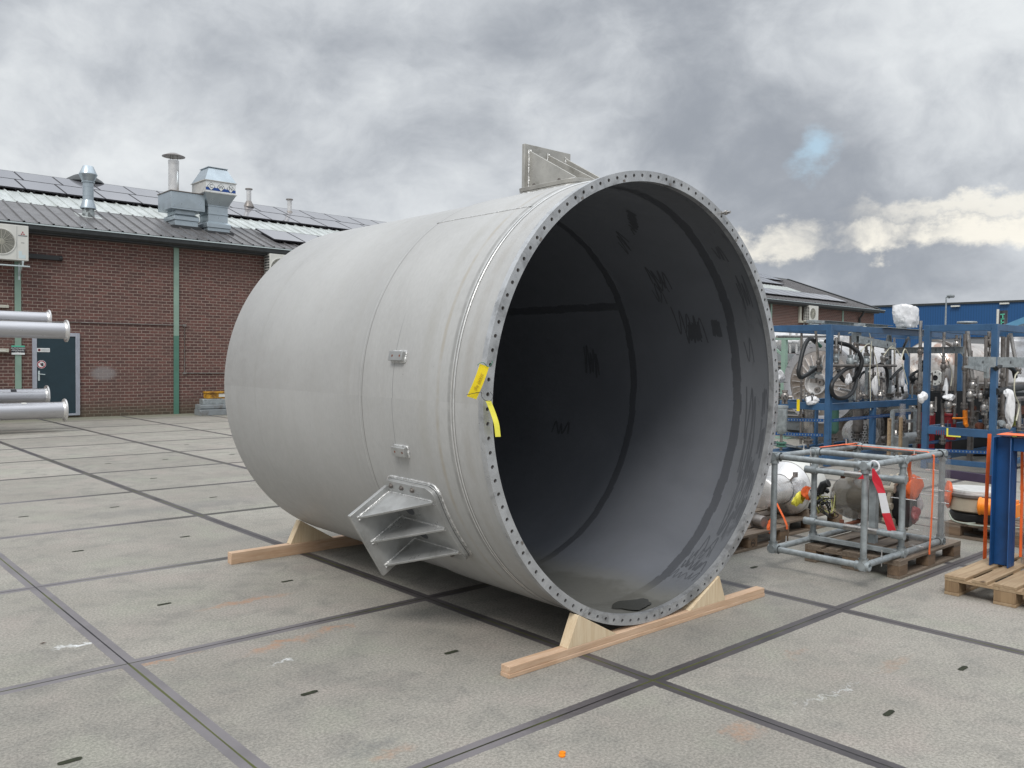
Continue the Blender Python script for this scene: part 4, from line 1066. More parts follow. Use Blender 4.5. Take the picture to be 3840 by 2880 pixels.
# large exhaust hood with the lettered band
E_ = empty('exhaust_hood', (9.095, 20.68, 5.3), 'big galvanised exhaust hood with a lettered white and blue band', 'exhaust hood')
cc = (9.095, 20.68)
m_ = MB(); m_.frustum(cc, 1.02, 1.08, .84, .92, 5.02, 5.37); m_.build('roof_upstand', M['black'], E_, smooth=False)
m_ = MB(); m_.frustum(cc, .68, .75, .68, .75, 5.371, 5.48); m_.frustum(cc, .74, .81, .74, .81, 5.482, 5.60); m_.frustum(cc, .74, .81, .62, .67, 5.601, 5.66); m_.build('collar', M['galv_sheet'], E_, bevel=.008)
m_ = MB(); m_.frustum(cc, .60, .65, .60, .65, 5.66, 5.88); m_.frustum(cc, .64, .69, .64, .69, 5.88, 5.90); m_.frustum(cc, .60, .65, .60, .65, 5.90, 6.12); m_.frustum(cc, .64, .69, .64, .69, 6.12, 6.145)
for k in range(3): m_.cyl((8.90+.19*k, 20.355, 6.0), (0, -1, 0), .018, .006, 10)
m_.build('neck', M['galv_sheet'], E_, bevel=.004)
m_ = MB(); m_.frustum(cc, .62, .67, .96, 1.04, 6.146, 6.49); m_.build('lower_taper', M['galv_sheet'], E_, smooth=False)
m_ = MB(); m_.frustum(cc, .93, 1.02, .93, 1.02, 6.50, 6.84); m_.frustum(cc, .99, 1.08, .99, 1.08, 6.485, 6.505); m_.frustum(cc, .99, 1.08, .99, 1.08, 6.835, 6.855); m_.build('band', M['ptfe'], E_, smooth=False)
m_ = MB(); m_.frustum(cc, .96, 1.05, .55, .60, 6.856, 7.27); m_.frustum(cc, .61, .66, .61, .66, 7.272, 7.29); m_.build('upper_taper', M['galv_sheet'], E_, smooth=False)
yb = 20.68-.51
m_ = MB(); m_.bb((8.64, yb-.004, 6.515), (9.555, yb-.0005, 6.825)); m_.build('lettered_panel', M['sign_white'], E_, smooth=False)
m_ = MB(); m_.bb((8.64, yb-.008, 6.555), (9.555, yb-.0045, 6.640)); m_.build('blue_stripe', M['sign_blue'], E_, smooth=False)
for k, ch in enumerate('CWN'):
    x_ = 8.80+.30*k; z_ = 6.67; r_ = .122
    for q_, (mt, rr_, yy) in enumerate((('ink', r_, yb-.010), ('sign_white', r_-.012, yb-.012))):
        m_ = MB(); m_.prism([(x_-rr_, yy, z_), (x_, yy, z_-rr_), (x_+rr_, yy, z_), (x_, yy, z_+rr_)], (0, -.0015, 0)); m_.build('diamond' if q_ == 0 else 'diamond_face', M[mt], E_, smooth=False)
    text('letter', ch, .15, (x_, yb-.0145, z_), Mw, M['ink'], E_, .001)
# flue pipes through the panels
for (px, py, base_y, h, lab) in ((1, 0, 23.41, 1.75, 'slim steel flue with a flared collar rising through the panels, nearer the hood'), (2, 0, 23.37, 1.36, 'slim steel flue rising through the panels, nearer the vessel')):
    base_y = 24.95
    x_ = at(933 if px == 1 else 1085.5, 785 if px == 1 else 800, 'y', base_y).x
    z_ = rz(base_y); h = at(934 if px == 1 else 1085.5, 707.6 if px == 1 else 746.5, 'y', base_y).z-z_
    A_ = empty('flue_pipe', (x_, base_y, z_), lab, 'flue')
    o_ = (x_, base_y, z_)
    m_ = MB(); m_.lathe(o_, (0, 0, 1), [(.125, -.2), (.125, h-.66)], 20); m_.lathe(o_, (0, 0, 1), [(.10, h-.62), (.085, h-.40), (.085, h-.03)], 20); m_.build('pipe', M['steel_bright'], A_)
    m_ = MB(); m_.lathe(o_, (0, 0, 1), [(.19, h-.68), (.19, h-.65), (.175, h-.62), (.10, h-.46), (.09, h-.45)], 20); m_.build('collar', M['steel_dull'], A_)
    m_ = MB(); m_.lathe(o_, (0, 0, 1), [(.085, h-.05), (.13, h-.04), (.13, h), (.001, h)], 20); m_.build('cap', M['steel_dull'], A_)

# ------------------------------------------------------------------ flanged pipes on a rack, far left
def flpipe(px, pyc, y_, r_, rf, lab, first_=[None], sticker=None):
    c_ = at(px, pyc, 'y', y_)
    A_ = empty('flanged_pipe', (c_.x, c_.y, c_.z), lab, 'steel pipe', 'flanged steel pipes on the rack')
    m_ = MB(); m_.lathe((c_.x, c_.y, c_.z), (-1, 0, 0), [(r_-.006, .002), (r_, .002), (r_, 6.0), (r_-.006, 6.0)], 40); m_.build('pipe', M['pipe_long'], A_)
    for o_ in (0, 6.0):
        m_ = MB(); m_.lathe((c_.x, c_.y, c_.z), (-1, 0, 0), [(r_-.01, o_-.001), (rf, o_-.001), (rf+.004, o_+.004), (rf+.004, o_+.030), (rf, o_+.034), (r_+.005, o_+.034), (r_+.02, o_+.034), (r_, o_+.07 if o_ < 1 else o_-.05)], 48); m_.build('flange', M['steel_bright'], A_)
    if sticker:
        m_ = MB(); mt, dx_, t0, wd, ht = sticker
        vs = []
        for k in range(6):
            a = t0+ht*(k/5-.5)/r_
            for x_ in (dx_, dx_+wd): vs.append((c_.x-x_, c_.y-math.cos(a)*(r_+.002), c_.z+math.sin(a)*(r_+.002)))
        m_.add(vs, [(2*i, 2*i+1, 2*i+3, 2*i+2) for i in range(5)]); m_.build('sticker', M[mt], A_, smooth=False)
    return A_
k = .4069
flpipe(k*618, 1100+k*347, 15.2, .172, .235, 'steel pipe with end flange, nearer one of the upper pair')
flpipe(k*455, 1100+k*240, 15.9, .150, .205, 'thin steel pipe end in front of the brick wall, behind the upper near pipe')
flpipe(k*438, 1100+k*948, 15.9, .172, .235, 'steel pipe of the lower pair nearer the door, with a dark sticker', sticker=('ink', .62, .95, .11, .09))
flpipe(k*603, 1100+k*1075, 15.2, .176, .240, 'lowest steel pipe close above the concrete, with a white sticker', sticker=('white', .75, 1.35, .10, .09))
# rack outside the left edge that carries them
zc = [at(k*618, 1100+k*347, 'y', 15.2).z, at(k*603, 1100+k*1075, 'y', 15.2).z]
RK = empty('pipe_rack', (0, 15.5, 0), 'steel rack carrying the flanged pipes', 'rack')
for x_ in (1.2, -1.6):
    m_ = MB()
    for y_ in (14.85, 16.3): m_.bb((x_-.04, y_-.04, 0), (x_+.04, y_+.04, 2.6))
    m_.build('upright', M['galv'], RK, bevel=.003)
    m_ = MB()
    for z_ in zc: m_.bb((x_-.04, 14.81, z_-.25), (x_+.04, 16.34, z_-.178))
    m_.build('arm', M['galv'], RK, bevel=.003)

# ------------------------------------------------------------------ stacked steel by the wall
k = .4069
P_ = lambda x_, y_, Y_: at(k*x_, 1100+k*y_, 'y', Y_)
a = P_(1810, 1140, 18.6)
def tagged(nm, mb, mt, lab, cat, grp=None, **kw): return tag(mb.build(nm, mt, None, **kw), lab, cat, grp)
m_ = MB(); m_.bb((a.x, 18.35, 0), (a.x+2.0, 18.75, .16)); tagged('steel_beam', m_, M['grey_paint'], 'grey steel beam lying lowest in the stack by the wall', 'steel beam', 'stacked steel by the wall', bevel=.01)
m_ = MB(); m_.bb((a.x+.03, 18.42, .163), (a.x+2.0, 18.78, .30)); m_.bb((a.x+.035, 18.40, .19), (a.x+2.0, 18.425, .28)); tagged('steel_beam', m_, M['grey_paint'], 'grey steel beam lying on top of another by the wall', 'steel beam', 'stacked steel by the wall', bevel=.01)
m_ = MB()
m_.bb((a.x+.12, 18.45, .303), (a.x+.8, 18.70, .45)); tagged('steel_box', m_, M['galv'], 'short galvanised box section on the grey beams by the wall', 'steel section', bevel=.01)
m_ = MB(); b = P_(1890, 910, 18.6)
m_.bb((b.x+.02, 18.50, .46), (b.x+1.3, 18.76, b.z)); m_.bb((b.x+.0, 18.47, b.z-.03), (b.x+1.3, 18.79, b.z+.01)); m_.bb((b.x+.45, 18.46, .30), (b.x+1.3, 18.78, .458))
yb_ = tagged('painted_steelwork', m_, M['yellow_rust'], 'rusty yellow painted steel frame on the stack by the wall', 'steel frame', bevel=.006)
m_ = MB(); m_.bb((b.x+.35, 18.492, .50), (b.x+.60, 18.499, b.z-.05)); m_.build('white_label', M['white'], yb_, smooth=False)

# ------------------------------------------------------------------ blue warehouse, lamp and banner far right
wx = 110
a, b = at(3200, 1156, 'x', wx), at(3840, 1128.5, 'x', wx)
Wh = empty('blue_warehouse', (wx+10, 40, 0), 'big plain blue clad warehouse in the distance', 'warehouse')
def clad():
    m = bpy.data.materials.new('blue_cladding'); m.use_nodes = True
    t = NT(m.node_tree); b_ = t.n['Principled BSDF']; b_.inputs['Roughness'].default_value = .5
    c = t.new('ShaderNodeTexCoord').outputs['Object']; x, y, z = t.sep(c)
    s_ = t.smooth(t.math('PINGPONG', y, .15), .03, .05)
    col = t.mix(s_, (.006, .055, .165), (.010, .075, .215)); col = t.mix(t.smooth(t.noise(c, .15, 4, .6), .4, .7, 0, .25), col, (.016, .09, .235))
    t.link(col, b_.inputs['Base Color']); return m
M['clad'] = clad()
m_ = MB(); m_.bb((wx, -30, 0), (wx+40, 160, a.z)); m_.build('wall', M['clad'], Wh, smooth=False)
m_ = MB(); m_.bb((wx-.15, -30.1, a.z), (wx+40, 160, a.z+.25)); m_.build('roof_trim', M['gutter'], Wh, smooth=False)
for px, py in ((3583, 1148), (3767, 1138)):
    p = at(px, py, 'x', wx-.2); m_ = MB(); m_.box(p, (.3, 1.0, .18)); m_.build('wall_light', M['white'], Wh, smooth=False)
# grey lower unit in front of it
a, b = at(3470, 1266, 'x', 60), at(3745, 1262, 'x', 60); c_ = at(3600, 1320, 'x', 60)
m_ = MB(); m_.bb((60, b.y, 0), (72, a.y, a.z)); o = tag(m_.build('grey_shed', mat('grey_cladding', (.20, .21, .225), .6), None, smooth=False), 'low flat grey building in front of the blue warehouse', 'shed')
m_ = MB(); m_.bb((59.9, b.y-.1, a.z), (72, a.y+.1, a.z+.18)); m_.build('roof_edge', M['clad'], o, smooth=False)
k = .443
L0, L1 = at(2860+k*1547, 1020+k*470, 'x', 70), at(2860+k*1549, 1020+k*225, 'x', 70)
Ln = empty('street_lamp', (L0.x, L0.y, 0), 'tall thin grey street lamp in front of the blue warehouse', 'street lamp')
m_ = MB(); m_.tube([(L0.x, L0.y, 0), (L0.x, L0.y, L1.z-.1)], [.11, .055], 10); m_.build('pole', M['galv'], Ln)
e_ = at(2860+k*1592, 1020+k*198, 'x', 70)
m_ = MB(); m_.tube(crom([(L0.x, L0.y, L1.z-.12), (L0.x, L0.y, L1.z+.1), (L0.x, L0.y-.25, e_.z-.2), (e_.x, e_.y+.3, e_.z)], 6), .045, 8); m_.build('arm', M['galv'], Ln)
m_ = MB(); m_.lathe((e_.x, e_.y+.30, e_.z-.02), (0, -1, -.1), [(.001, 0), (.08, .05), (.14, .3), (.12, .55), (.001, .62)], 14); m_.build('lamp_head', M['grey_paint'], Ln)
# banner
k = .09644
Q = lambda x_, y_: at(3640+k*x_, 1100+k*y_, 'x', 45)
p0, p1, p2 = Q(1062, 620), Q(1062, 1250), Q(1430, 650)
Bn = empty('banner_flag', (45, p0.y, 0), 'black vertical banner with teal letters on a white pole', 'banner')
m_ = MB(); m_.tube([(45, p0.y, 0), (45, p0.y, p0.z)], .06, 10); m_.build('pole', M['white'], Bn)
b0, b1 = Q(1115, 670), Q(1440, 640)
m_ = MB(); vs = []
for i in range(9):
    y_ = b0.y+(b1.y-b0.y)*i/8
    for z_ in (b0.z-3.2, b0.z): vs.append((45+.03*math.sin(i*1.1), y_, z_))
m_.add(vs, [(2*i, 2*i+2, 2*i+3, 2*i+1) for i in range(8)]); bf = m_.build('cloth', M['sign_black'], Bn); bf.modifiers.new('t', 'SOLIDIFY').thickness = .01
m_ = MB()
def seg(x0, y0, x1, y1, wd):
    a, b = Q(x0, y0), Q(x1, y1); a.x = b.x = 44.93; m_.bar(a, b, .01, wd, (0, 0, 1) if abs(y1-y0) < abs(x1-x0) else (0, 1, 0))
for (x0, y0, x1, y1) in ((1175, 825, 1345, 810), (1270, 822, 1270, 1000), (1190, 1005, 1330, 995), (1210, 1000, 1210, 1250), (1210, 1135, 1310, 1120), (1210, 1250, 1310, 1240)): seg(x0, y0, x1, y1, .05)
m_.build('lettering', M['sign_teal'], Bn, smooth=False)

# ------------------------------------------------------------------ pallets
def pallet(loc, label, mw='pallet', mbk='block', rot=0.0):
    """EUR pallet 1.2 x 0.8, long side along local x, corner at the origin"""
    A_ = empty('pallet', (0, 0, 0), label, 'pallet', 'wooden pallets on the concrete')
    for i, (y0, wd) in enumerate(((0, .145), (.1875, .10), (.3275, .145), (.5125, .10), (.655, .145))):
        m_ = MB(); m_.box((.6+rnd.uniform(-.003, .003), y0+wd/2, .133), (1.2, wd, .021)); m_.build('deck_board', M[mw], A_, bevel=.002)
    for x0 in (0, .5275, 1.055):
        m_ = MB(); m_.box((x0+.0725, .4, .1115), (.145, .8, .021)); m_.build('cross_board', M[mw], A_, bevel=.002)
        for y0, wd in ((0, .10), (.3275, .145), (.70, .10)):
            m_ = MB(); m_.box((x0+.0725, y0+wd/2, .0615), (.143, wd-.002, .077)); m_.build('block', M[mbk], A_, bevel=.003)
    for y0, wd in ((0, .10), (.3275, .145), (.70, .10)):
        m_ = MB(); m_.box((.6, y0+wd/2, .0115), (1.2, wd, .021)); m_.build('bottom_board', M[mw], A_, bevel=.002)
    A_.location = loc; A_.rotation_euler.z = rot
    return A_
PA = pallet((5.12, -1.92, 0), 'dark weathered pallet under the tube cage')
PL = pallet((4.54, -.61, 0), 'worn pallet under the cone shaped stainless vessel, right beside the big rim')
PL2 = pallet((5.80, -.50, 0), 'pallet further back under the shiny cone shaped vessel')
PD = pallet((7.95, -2.66, 0), 'worn pallet under the round flat valve with the orange actuator', rot=R(90))
PR = pallet((4.97, -3.11, 0), 'light new pallet in the right corner carrying the blue post', 'pallet_new', 'block_new')
m_ = MB()
for k in range(28):
    a = 2*math.pi*k/28; b = 2*math.pi*(k+1)/28
    m_.bar((5.14+.032*math.cos(a), -.612, .062+.030*math.sin(a)), (5.14+.032*math.cos(b), -.612, .062+.030*math.sin(b)), .002, .003)
m_.build('burnt_ring', M['ink'], None, smooth=False)
o = bpy.data.objects['burnt_ring']; o.parent = PL; o.location = (-4.54, .61, 0)
tx = text('burnt_stamp', 'EPAL', .024, (5.14-4.54, -.0025, .062), Mw, M['ink'], None, .0006); tx.parent = PL

# ------------------------------------------------------------------ tube cage on its pallet
X0, X1, X2, Yn, Yf_, Zb, Zt, TR = 4.635, 5.27, 6.03, -1.86, -1.11, .172, .918, .0242
CG = empty('tube_cage', ((X0+X2)/2, (Yn+Yf_)/2, .144), 'galvanised scaffold tube cage overhanging its pallet, with clamp fittings', 'tube frame')
def rail(a, b, r_=TR, nm='rail'):
    m_ = MB(); m_.tube([a, b], r_, 16, cap=False); m_.tube([b, a], r_*.84, 16, cap=False); m_.build(nm, M['galv'], CG)
def fit(p, dirs, L=.055, r_=.032):
    m_ = MB(); p = Vector(p)
    for d in dirs:
        d = Vector(d); m_.tube([p-d*.034, p+d*L], r_, 16)
        m_.tube([p+d*(L-.004), p+d*L], r_+.003, 16)
    m_.cyl(p+Vector((0, -r_, .01)), (0, -1, 0), .006, .006, 6)
    m_.build('clamp', M['galv'], CG)
for x_ in (X0, X1, X2):
    for y_ in (Yn, Yf_):
        rail((x_, y_, Zb), (x_, y_, Zt), nm='post')
for z_ in (Zb, Zt):
    for y_ in (Yn, Yf_): rail((X0, y_, z_), (X1, y_, z_)); rail((X1, y_, z_), (X2, y_, z_))
    for x_ in (X0, X1, X2): rail((x_, Yn-.045 if (x_ == X0) else Yn, z_), (x_, Yf_, z_))
for x_ in (X0, X1, X2):
    for y_ in (Yn, Yf_):
        sx_ = 1 if x_ < X2 else -1; sy_ = 1 if y_ == Yn else -1
        fit((x_, y_, Zb), [(sx_, 0, 0), (0, sy_, 0), (0, 0, 1)]); fit((x_, y_, Zt), [(sx_, 0, 0), (0, sy_, 0), (0, 0, -1)])
# open tube ends seen at the near corner
for z_ in (Zb, Zt):
    m_ = MB(); m_.lathe((X0, Yn-.045, z_), (0, -1, 0), [(.0205, -.03), (.0205, .006), (.032, .006), (.033, 0), (.033, -.05)], 20); m_.lathe((X0, Yn-.045, z_), (0, -1, 0), [(.0205, -.03), (.001, -.03)], 20, 1)
    m_.build('tube_end', [M['galv'], M['ink']], CG)
# middle rails in front of the glass vessel
for z_ in (.765, .325):
    a = Vector((X1-.056, Yf_+.05, z_)); b = Vector((X1-.056, Yn-.05, z_)); rail(a, b)
    for p in (a, b):
        m_ = MB(); s_ = 1 if p.y > -1.4 else -1
        m_.tube([p, p-Vector((0, s_*.10, 0))], .032, 16); m_.tube([p+Vector((.056, -s_*.05, -.04)), p+Vector((.056, -s_*.05, .04))], .032, 16); m_.build('clamp', M['galv'], CG)
    m_ = MB(); p = a.lerp(b, .42); m_.tube([p, p+Vector((0, -.28, 0))], .0275, 16); m_.build('sleeve', M['steel'], CG)
# angle irons holding the vessel
m_ = MB(); m_.bar((X1-.02, -1.63, .22), (X1-.02, -1.63, .90), .055, .006, (1, 0, 0)); m_.bar((X1+.01, -1.655, .22), (X1+.01, -1.655, .90), .006, .05, (1, 0, 0)); m_.build('angle_iron', M['galv'], CG, smooth=False)
m_ = MB(); m_.bb((X1-.10, Yn+.02, .205), (X1-.05, Yf_-.02, .211)); m_.bb((X1-.10, Yn+.02, .18), (X1-.094, Yf_-.02, .205)); m_.build('angle_iron', M['galv'], CG, smooth=False)
for (x_, y_, z_) in ((X0, -1.42, Zt), (X0+.3, Yn, Zb), (X1+.2, Yn, Zt), (X0+.45, Yf_, Zt), (X1+.55, Yf_, Zt), (X0+.2, Yf_, Zb)):
    m_ = MB(); m_.tube([(x_, y_, z_-.05), (x_, y_, z_+.075)], .004, 6); m_.cyl((x_, y_, z_+TR), (0, 0, 1), .009, .008, 6); m_.build('through_bolt', M['steel_bright'], CG, ang=30)
# clear panel on the right half
m_ = MB(); m_.bb((X1+.07, Yn-.034, .15), (X2+.09, Yn-.030, .90)); m_.build('clear_panel', M['perspex'], CG, smooth=False)
m_ = MB(); m_.bb((X2+.03, Yn-.03, .15), (X2+.034, Yf_, .90)); m_.build('clear_panel', M['perspex'], CG, smooth=False)
for (x_, z_) in ((X1+.50, .80), (X1+.62, .62), (X2+.02, .60), (X1+.52, .40), (X1+.25, .20), (X2-.02, .50)):
    m_ = MB(); m_.tube([(x_, Yn+.03, z_), (x_, Yn-.07, z_)], .004, 6); m_.cyl((x_, Yn-.038, z_), (0, -1, 0), .009, .007, 6); m_.build('panel_bolt', M['steel_bright'], CG, ang=30)

# glass vessel inside
gy0, gy1 = -1.15, -1.70; gc = Vector((5.62, 0, .515)); gr = .192
GV = empty('glass_vessel', (gc.x, -1.42, .32), 'dusty round glass vessel lying inside the tube cage', 'glass vessel')
m_ = MB(); m_.lathe((gc.x, gy0, gc.z), (0, -1, 0), [(.03, -.045), (.08, -.035), (.13, -.005), (.17, .05), (gr, .12), (gr, .42), (gr+.01, .46), (gr+.035, .50), (gr+.035, .52)], 44); m_.build('glass_shell', M['glass'], GV)
m_ = MB(); m_.lathe((gc.x, gy0-.10, gc.z), (0, -1, 0), [(.02, 0), (.08, .01), (.125, .06), (.14, .16), (.14, .38)], 36); m_.build('inner_glass', M['glass'], GV)
m_ = MB(); m_.tube([(gc.x+(gr+.022)*math.cos(2*math.pi*k/40), gy0-.505, gc.z+(gr+.022)*math.sin(2*math.pi*k/40)) for k in range(40)], .006, 8, closed=True); m_.build('gasket', M['creamhose'], GV)
m_ = MB(); m_.lathe((gc.x, gy0-.525, gc.z), (0, -1, 0), [(.10, 0), (gr+.035, 0), (gr+.035, .03), (.10, .03)], 40)
for k in range(10):
    a = 2*math.pi*k/10; p = Vector((gc.x+(gr+.03)*math.cos(a), gy0-.515, gc.z+(gr+.03)*math.sin(a)))
    m_.cyl(p+Vector((0, .03, 0)), (0, -1, 0), .028, .09, 10)
m_.build('end_ring', M['beige'], GV)
m_ = MB()
for k in range(0, 10, 2):
    a = 2*math.pi*k/10+.3; p = Vector((gc.x+(gr+.03)*math.cos(a), gy0-.50, gc.z+(gr+.03)*math.sin(a))); m_.tube([p, p-Vector((0, .26, 0))], .004, 6)
m_.build('tie_rod', M['steel_bright'], GV)
m_ = MB(); m_.cyl((gc.x, gy0-.56, gc.z), (0, -1, 0), .19, .06, 30); m_.build('dark_head', M['dark'], GV)
for z_, s_ in ((.325, 1), (.74, -1)):
    m_ = MB(); m_.bb((X1-.03, -1.40, z_-.01), (gc.x+.05, -1.36, z_+.01)); m_.bb((gc.x-.08, -1.40, min(z_, z_+.0)-.005), (gc.x+.08, -1.36, z_+.012)); m_.bb((X1-.04, -1.395, z_-.02), (X1-.02, -1.365, z_+.05)); m_.build('saddle', M['rust'], GV, smooth=False)
# sensor head with wiring at the near end of the vessel
SH = empty('sensor_cluster', (5.42, -1.10, .50), 'cluster of black plugs and tangled cables at the left end of the glass vessel', 'cable cluster')
c_ = Vector((5.40, -1.075, .50))
m_ = MB()
for k in range(12): m_.box(c_+Vector((rnd.uniform(-.05, .07), rnd.uniform(-.06, .05), rnd.uniform(-.10, .07))), (rnd.uniform(.02, .05), rnd.uniform(.02, .06), rnd.uniform(.02, .05)), Matrix.Rotation(rnd.uniform(0, 3), 3, 'X') @ Matrix.Rotation(rnd.uniform(0, 3), 3, 'Z'))
m_.tube([c_+Vector((.0, -.02, .05)), c_+Vector((.0, -.05, .12)), c_+Vector((0, -.10, .14))], .035, 12); m_.build('plug', M['black'], SH, bevel=.004)
m_ = MB(); m_.lathe(c_+Vector((-.01, .03, .03)), (-.3, .8, .1), [(.001, -.01), (.045, 0), (.045, .04), (.038, .06), (.001, .06)], 18); m_.build('flange_cap', M['white'], SH)
for k in range(8):
    pts = [c_+Vector((rnd.uniform(-.03, .05), rnd.uniform(-.03, .02), rnd.uniform(-.06, .03)))]
    for j in range(5): pts.append(c_+Vector((rnd.uniform(-.06, .08), rnd.uniform(-.17, .02), rnd.uniform(-.15, .06))))
    m_ = MB(); m_.tube(crom(pts, 6), .0042, 6); m_.build('cable', M['yellowhose'] if k % 2 else M['black'], SH)
for a_, b_, mt, nm in ((c_+Vector((-.02, .05, .03)), c_+Vector((-.05, .13, .05)), 'orange', 'orange_cover'), (c_+Vector((-.03, .12, .0)), c_+Vector((-.07, .21, -.07)), 'yellow2', 'yellow_cover')):
    m_ = MB(); d = (b_-a_)
    n_ = 9; vs = []
    for i in range(n_):
        r_ = (.045, .055, .06, .055, .05, .045, .035, .022, .006)[i]
        for k in range(14):
            a = 2*math.pi*k/14; rr = r_*(1+rnd.uniform(-.22, .22)); vs.append(a_+d*i/(n_-1)+Vector((rr*math.cos(a), 0, rr*math.sin(a))))
    m_.add(vs, [(i*14+k, i*14+(k+1) % 14, (i+1)*14+(k+1) % 14, (i+1)*14+k) for i in range(n_-1) for k in range(14)]); m_.build(nm, M[mt], SH, ang=15)
def crumple(name, c, rad, mt, label, cat, seed=1, sub=3, amp=.25, freq=1.0):
    """a crumpled bag or wrap: folded closed surface"""
    rr = random.Random(seed); bm = bmesh.new(); bmesh.ops.create_icosphere(bm, subdivisions=sub, radius=1)
    dirs = [(Vector((rr.uniform(-1, 1), rr.uniform(-1, 1), rr.uniform(-1, 1))).normalized(), rr.uniform(2, 6)*freq, rr.uniform(0, 6)) for _ in range(9)]
    for v in bm.verts:
        f = 1+sum(amp/4*math.sin(d.dot(v.co)*fr+p) for d, fr, p in dirs)+rr.uniform(-amp, amp)*.22
        v.co = Vector((v.co.x*rad[0]*f, v.co.y*rad[1]*f, v.co.z*rad[2]*f))
    me = bpy.data.meshes.new(name); bm.to_mesh(me); bm.free(); me.materials.append(mt)
    me.shade_smooth(); me.set_sharp_from_angle(angle=R(24))
    o = bpy.data.objects.new(name, me); COL.objects.link(o); o.location = c
    return tag(o, label, cat) if label else o
crumple('plastic_bag', (5.80, -1.70, .50), (.09, .08, .13), M['film2'], 'crumpled clear bag with red and blue contents behind the clear panel', 'plastic bag', 5)
o = crumple('bag_contents', (5.70, -1.77, .42), (.06, .05, .07), M['red'], 'red valve handle below the bunched orange webbing', 'valve', 6)
crumple('orange_bundle', (5.65, -1.79, .655), (.135, .04, .115), M['orange'], 'bunched orange webbing hanging behind the clear panel', 'webbing', 8, amp=.4)
# orange lashing straps
def strap(pts, wd, label, nm='lashing_strap', wv=(1, 0, 0)):
    m_ = MB(); P3 = [Vector(p) for p in pts]; vs = []
    wv = Vector(wv)
    for p in P3: vs += [p-wv*wd/2, p+wv*wd/2]
    m_.add(vs, [(2*i, 2*i+1, 2*i+3, 2*i+2) for i in range(len(P3)-1)])
    o = m_.build(nm, M['orange'], None, smooth=False); sm = o.modifiers.new('t', 'SOLIDIFY'); sm.thickness = .003; sm.offset = 0
    return tag(o, label, 'lashing strap', 'orange lashing straps')
strap([(5.77, -1.10, .95), (5.77, -1.5, .947), (5.77, -1.84, .948), (5.775, -1.893, .92), (5.74, -1.905, .6), (5.69, -1.918, .32), (5.66, -1.922, .148), (5.66, -1.924, .12)], .028, 'bright orange strap running down the outside of the clear panel')
strap([(5.36, -1.11, .948), (5.5, -1.12, .95), (5.75, -1.12, .95), (6.0, -1.12, .948)], .024, 'orange strap lying along the far top rail of the cage', wv=(0, 1, 0))
strap([(5.46, -1.87, .95), (5.47, -1.83, .93), (5.52, -1.80, .82), (5.56, -1.80, .74), (5.60, -1.79, .66)], .07, 'orange strap hanging from the cage top into the orange bundle')
# red and white barrier tape tied to the near corner
m_ = MB(); tp = [at(3274, 1757, 'y', Yn-.10), at(3290, 1800, 'y', Yn-.105), at(3305, 1849, 'y', Yn-.11), at(3322, 1924, 'y', Yn-.115), at(3347, 1990, 'y', Yn-.12)]
wt = at(3332, 1850, 'y', Yn-.1)-at(3300, 1850, 'y', Yn-.1)
vs = []
for i, p in enumerate(tp):
    s_ = (.25, .9, 1.0, 1.0, .85)[i]; vs += [p-wt*s_/2+Vector((0, .01*math.sin(i*2), 0)), p+wt*s_/2]
m_.add(vs, [(0, 1, 3, 2), (2, 3, 5, 4)], 0); m_.add(vs, [(4, 5, 7, 6)], 1); m_.add(vs, [(6, 7, 9, 8)], 0)
q0, q1, q2 = at(3236, 1778, 'y', Yn-.06), at(3216, 1797, 'y', Yn-.05), at(3240, 1796, 'y', Yn-.06); m_.add([q0, q1, q2], [(0, 1, 2)], 0)
k0 = Vector((X0+.03, Yn-.05, Zt)); m_.tube([(k0.x, k0.y+.038*math.cos(2*math.pi*j/16), k0.z+.038*math.sin(2*math.pi*j/16)) for j in range(16)], .007, 6, closed=True, mi=1)
o = m_.build('barrier_tape', [M['tape_red'], M['tape_white']], None, smooth=False); tag(o, 'red and white barrier tape hanging from the near corner of the tube cage', 'barrier tape')

# ------------------------------------------------------------------ stainless cone vessel on the left pallet
CV = empty('cone_vessel', (6.25, -.25, .144), 'shiny stainless vessel with a cone and pale drum, seen between the rim and the cage', 'steel vessel')
vo = Vector((5.66, -.36, .425)); dx_ = Vector((.97, .13, -.015)).normalized()
m_ = MB(); m_.lathe(vo, dx_, [(.001, -.02), (.13, -.01), (.145, .0), (.145, .43)], 40); m_.build('neck', M['steel_bright'], CV)
m_ = MB(); m_.lathe(vo, dx_, [(.150, .42), (.158, .425), (.152, .44), (.245, .52), (.262, .55), (.268, .56)], 44); m_.build('cone', M['steel_bright'], CV)
m_ = MB(); m_.lathe(vo, dx_, [(.270, .555), (.274, .57), (.274, .95), (.25, .99), (.001, 1.02)], 44); m_.build('drum', M['white'], CV)
m_ = MB(); m_.tube([vo+dx_*.40+Vector((0, -.12, .10)), vo+dx_*.44+Vector((0, -.17, .17))], .012, 8); m_.box(vo+dx_*.44+Vector((0, -.16, .16)), (.05, .03, .05)); m_.build('lifting_eye', M['steel_dull'], CV)
for x_ in (6.28, 6.62):
    m_ = MB(); m_.prism([(x_, -.50, .145), (x_, -.05, .145), (x_, -.06, .22), (x_, -.28, .165), (x_, -.49, .22)], (.04, 0, 0)); m_.build('cradle', M['pallet'], CV, smooth=False)
VB = empty('small_valve', (5.40, -.50, .144), 'small round valve with an orange wrap on the pallet edge', 'valve')
m_ = MB(); m_.lathe((5.42, -.46, .210), (-.2, -1, 0), [(.001, -.02), (.05, -.02), (.055, 0), (.055, .09), (.05, .10), (.001, .10)], 22); m_.build('body', M['steel_dull'], VB)
m_ = MB(); m_.lathe((5.42, -.46, .210), (-.2, -1, 0), [(.07, -.02), (.07, .0), (.05, .0)], 22); m_.build('flange', M['steel'], VB)
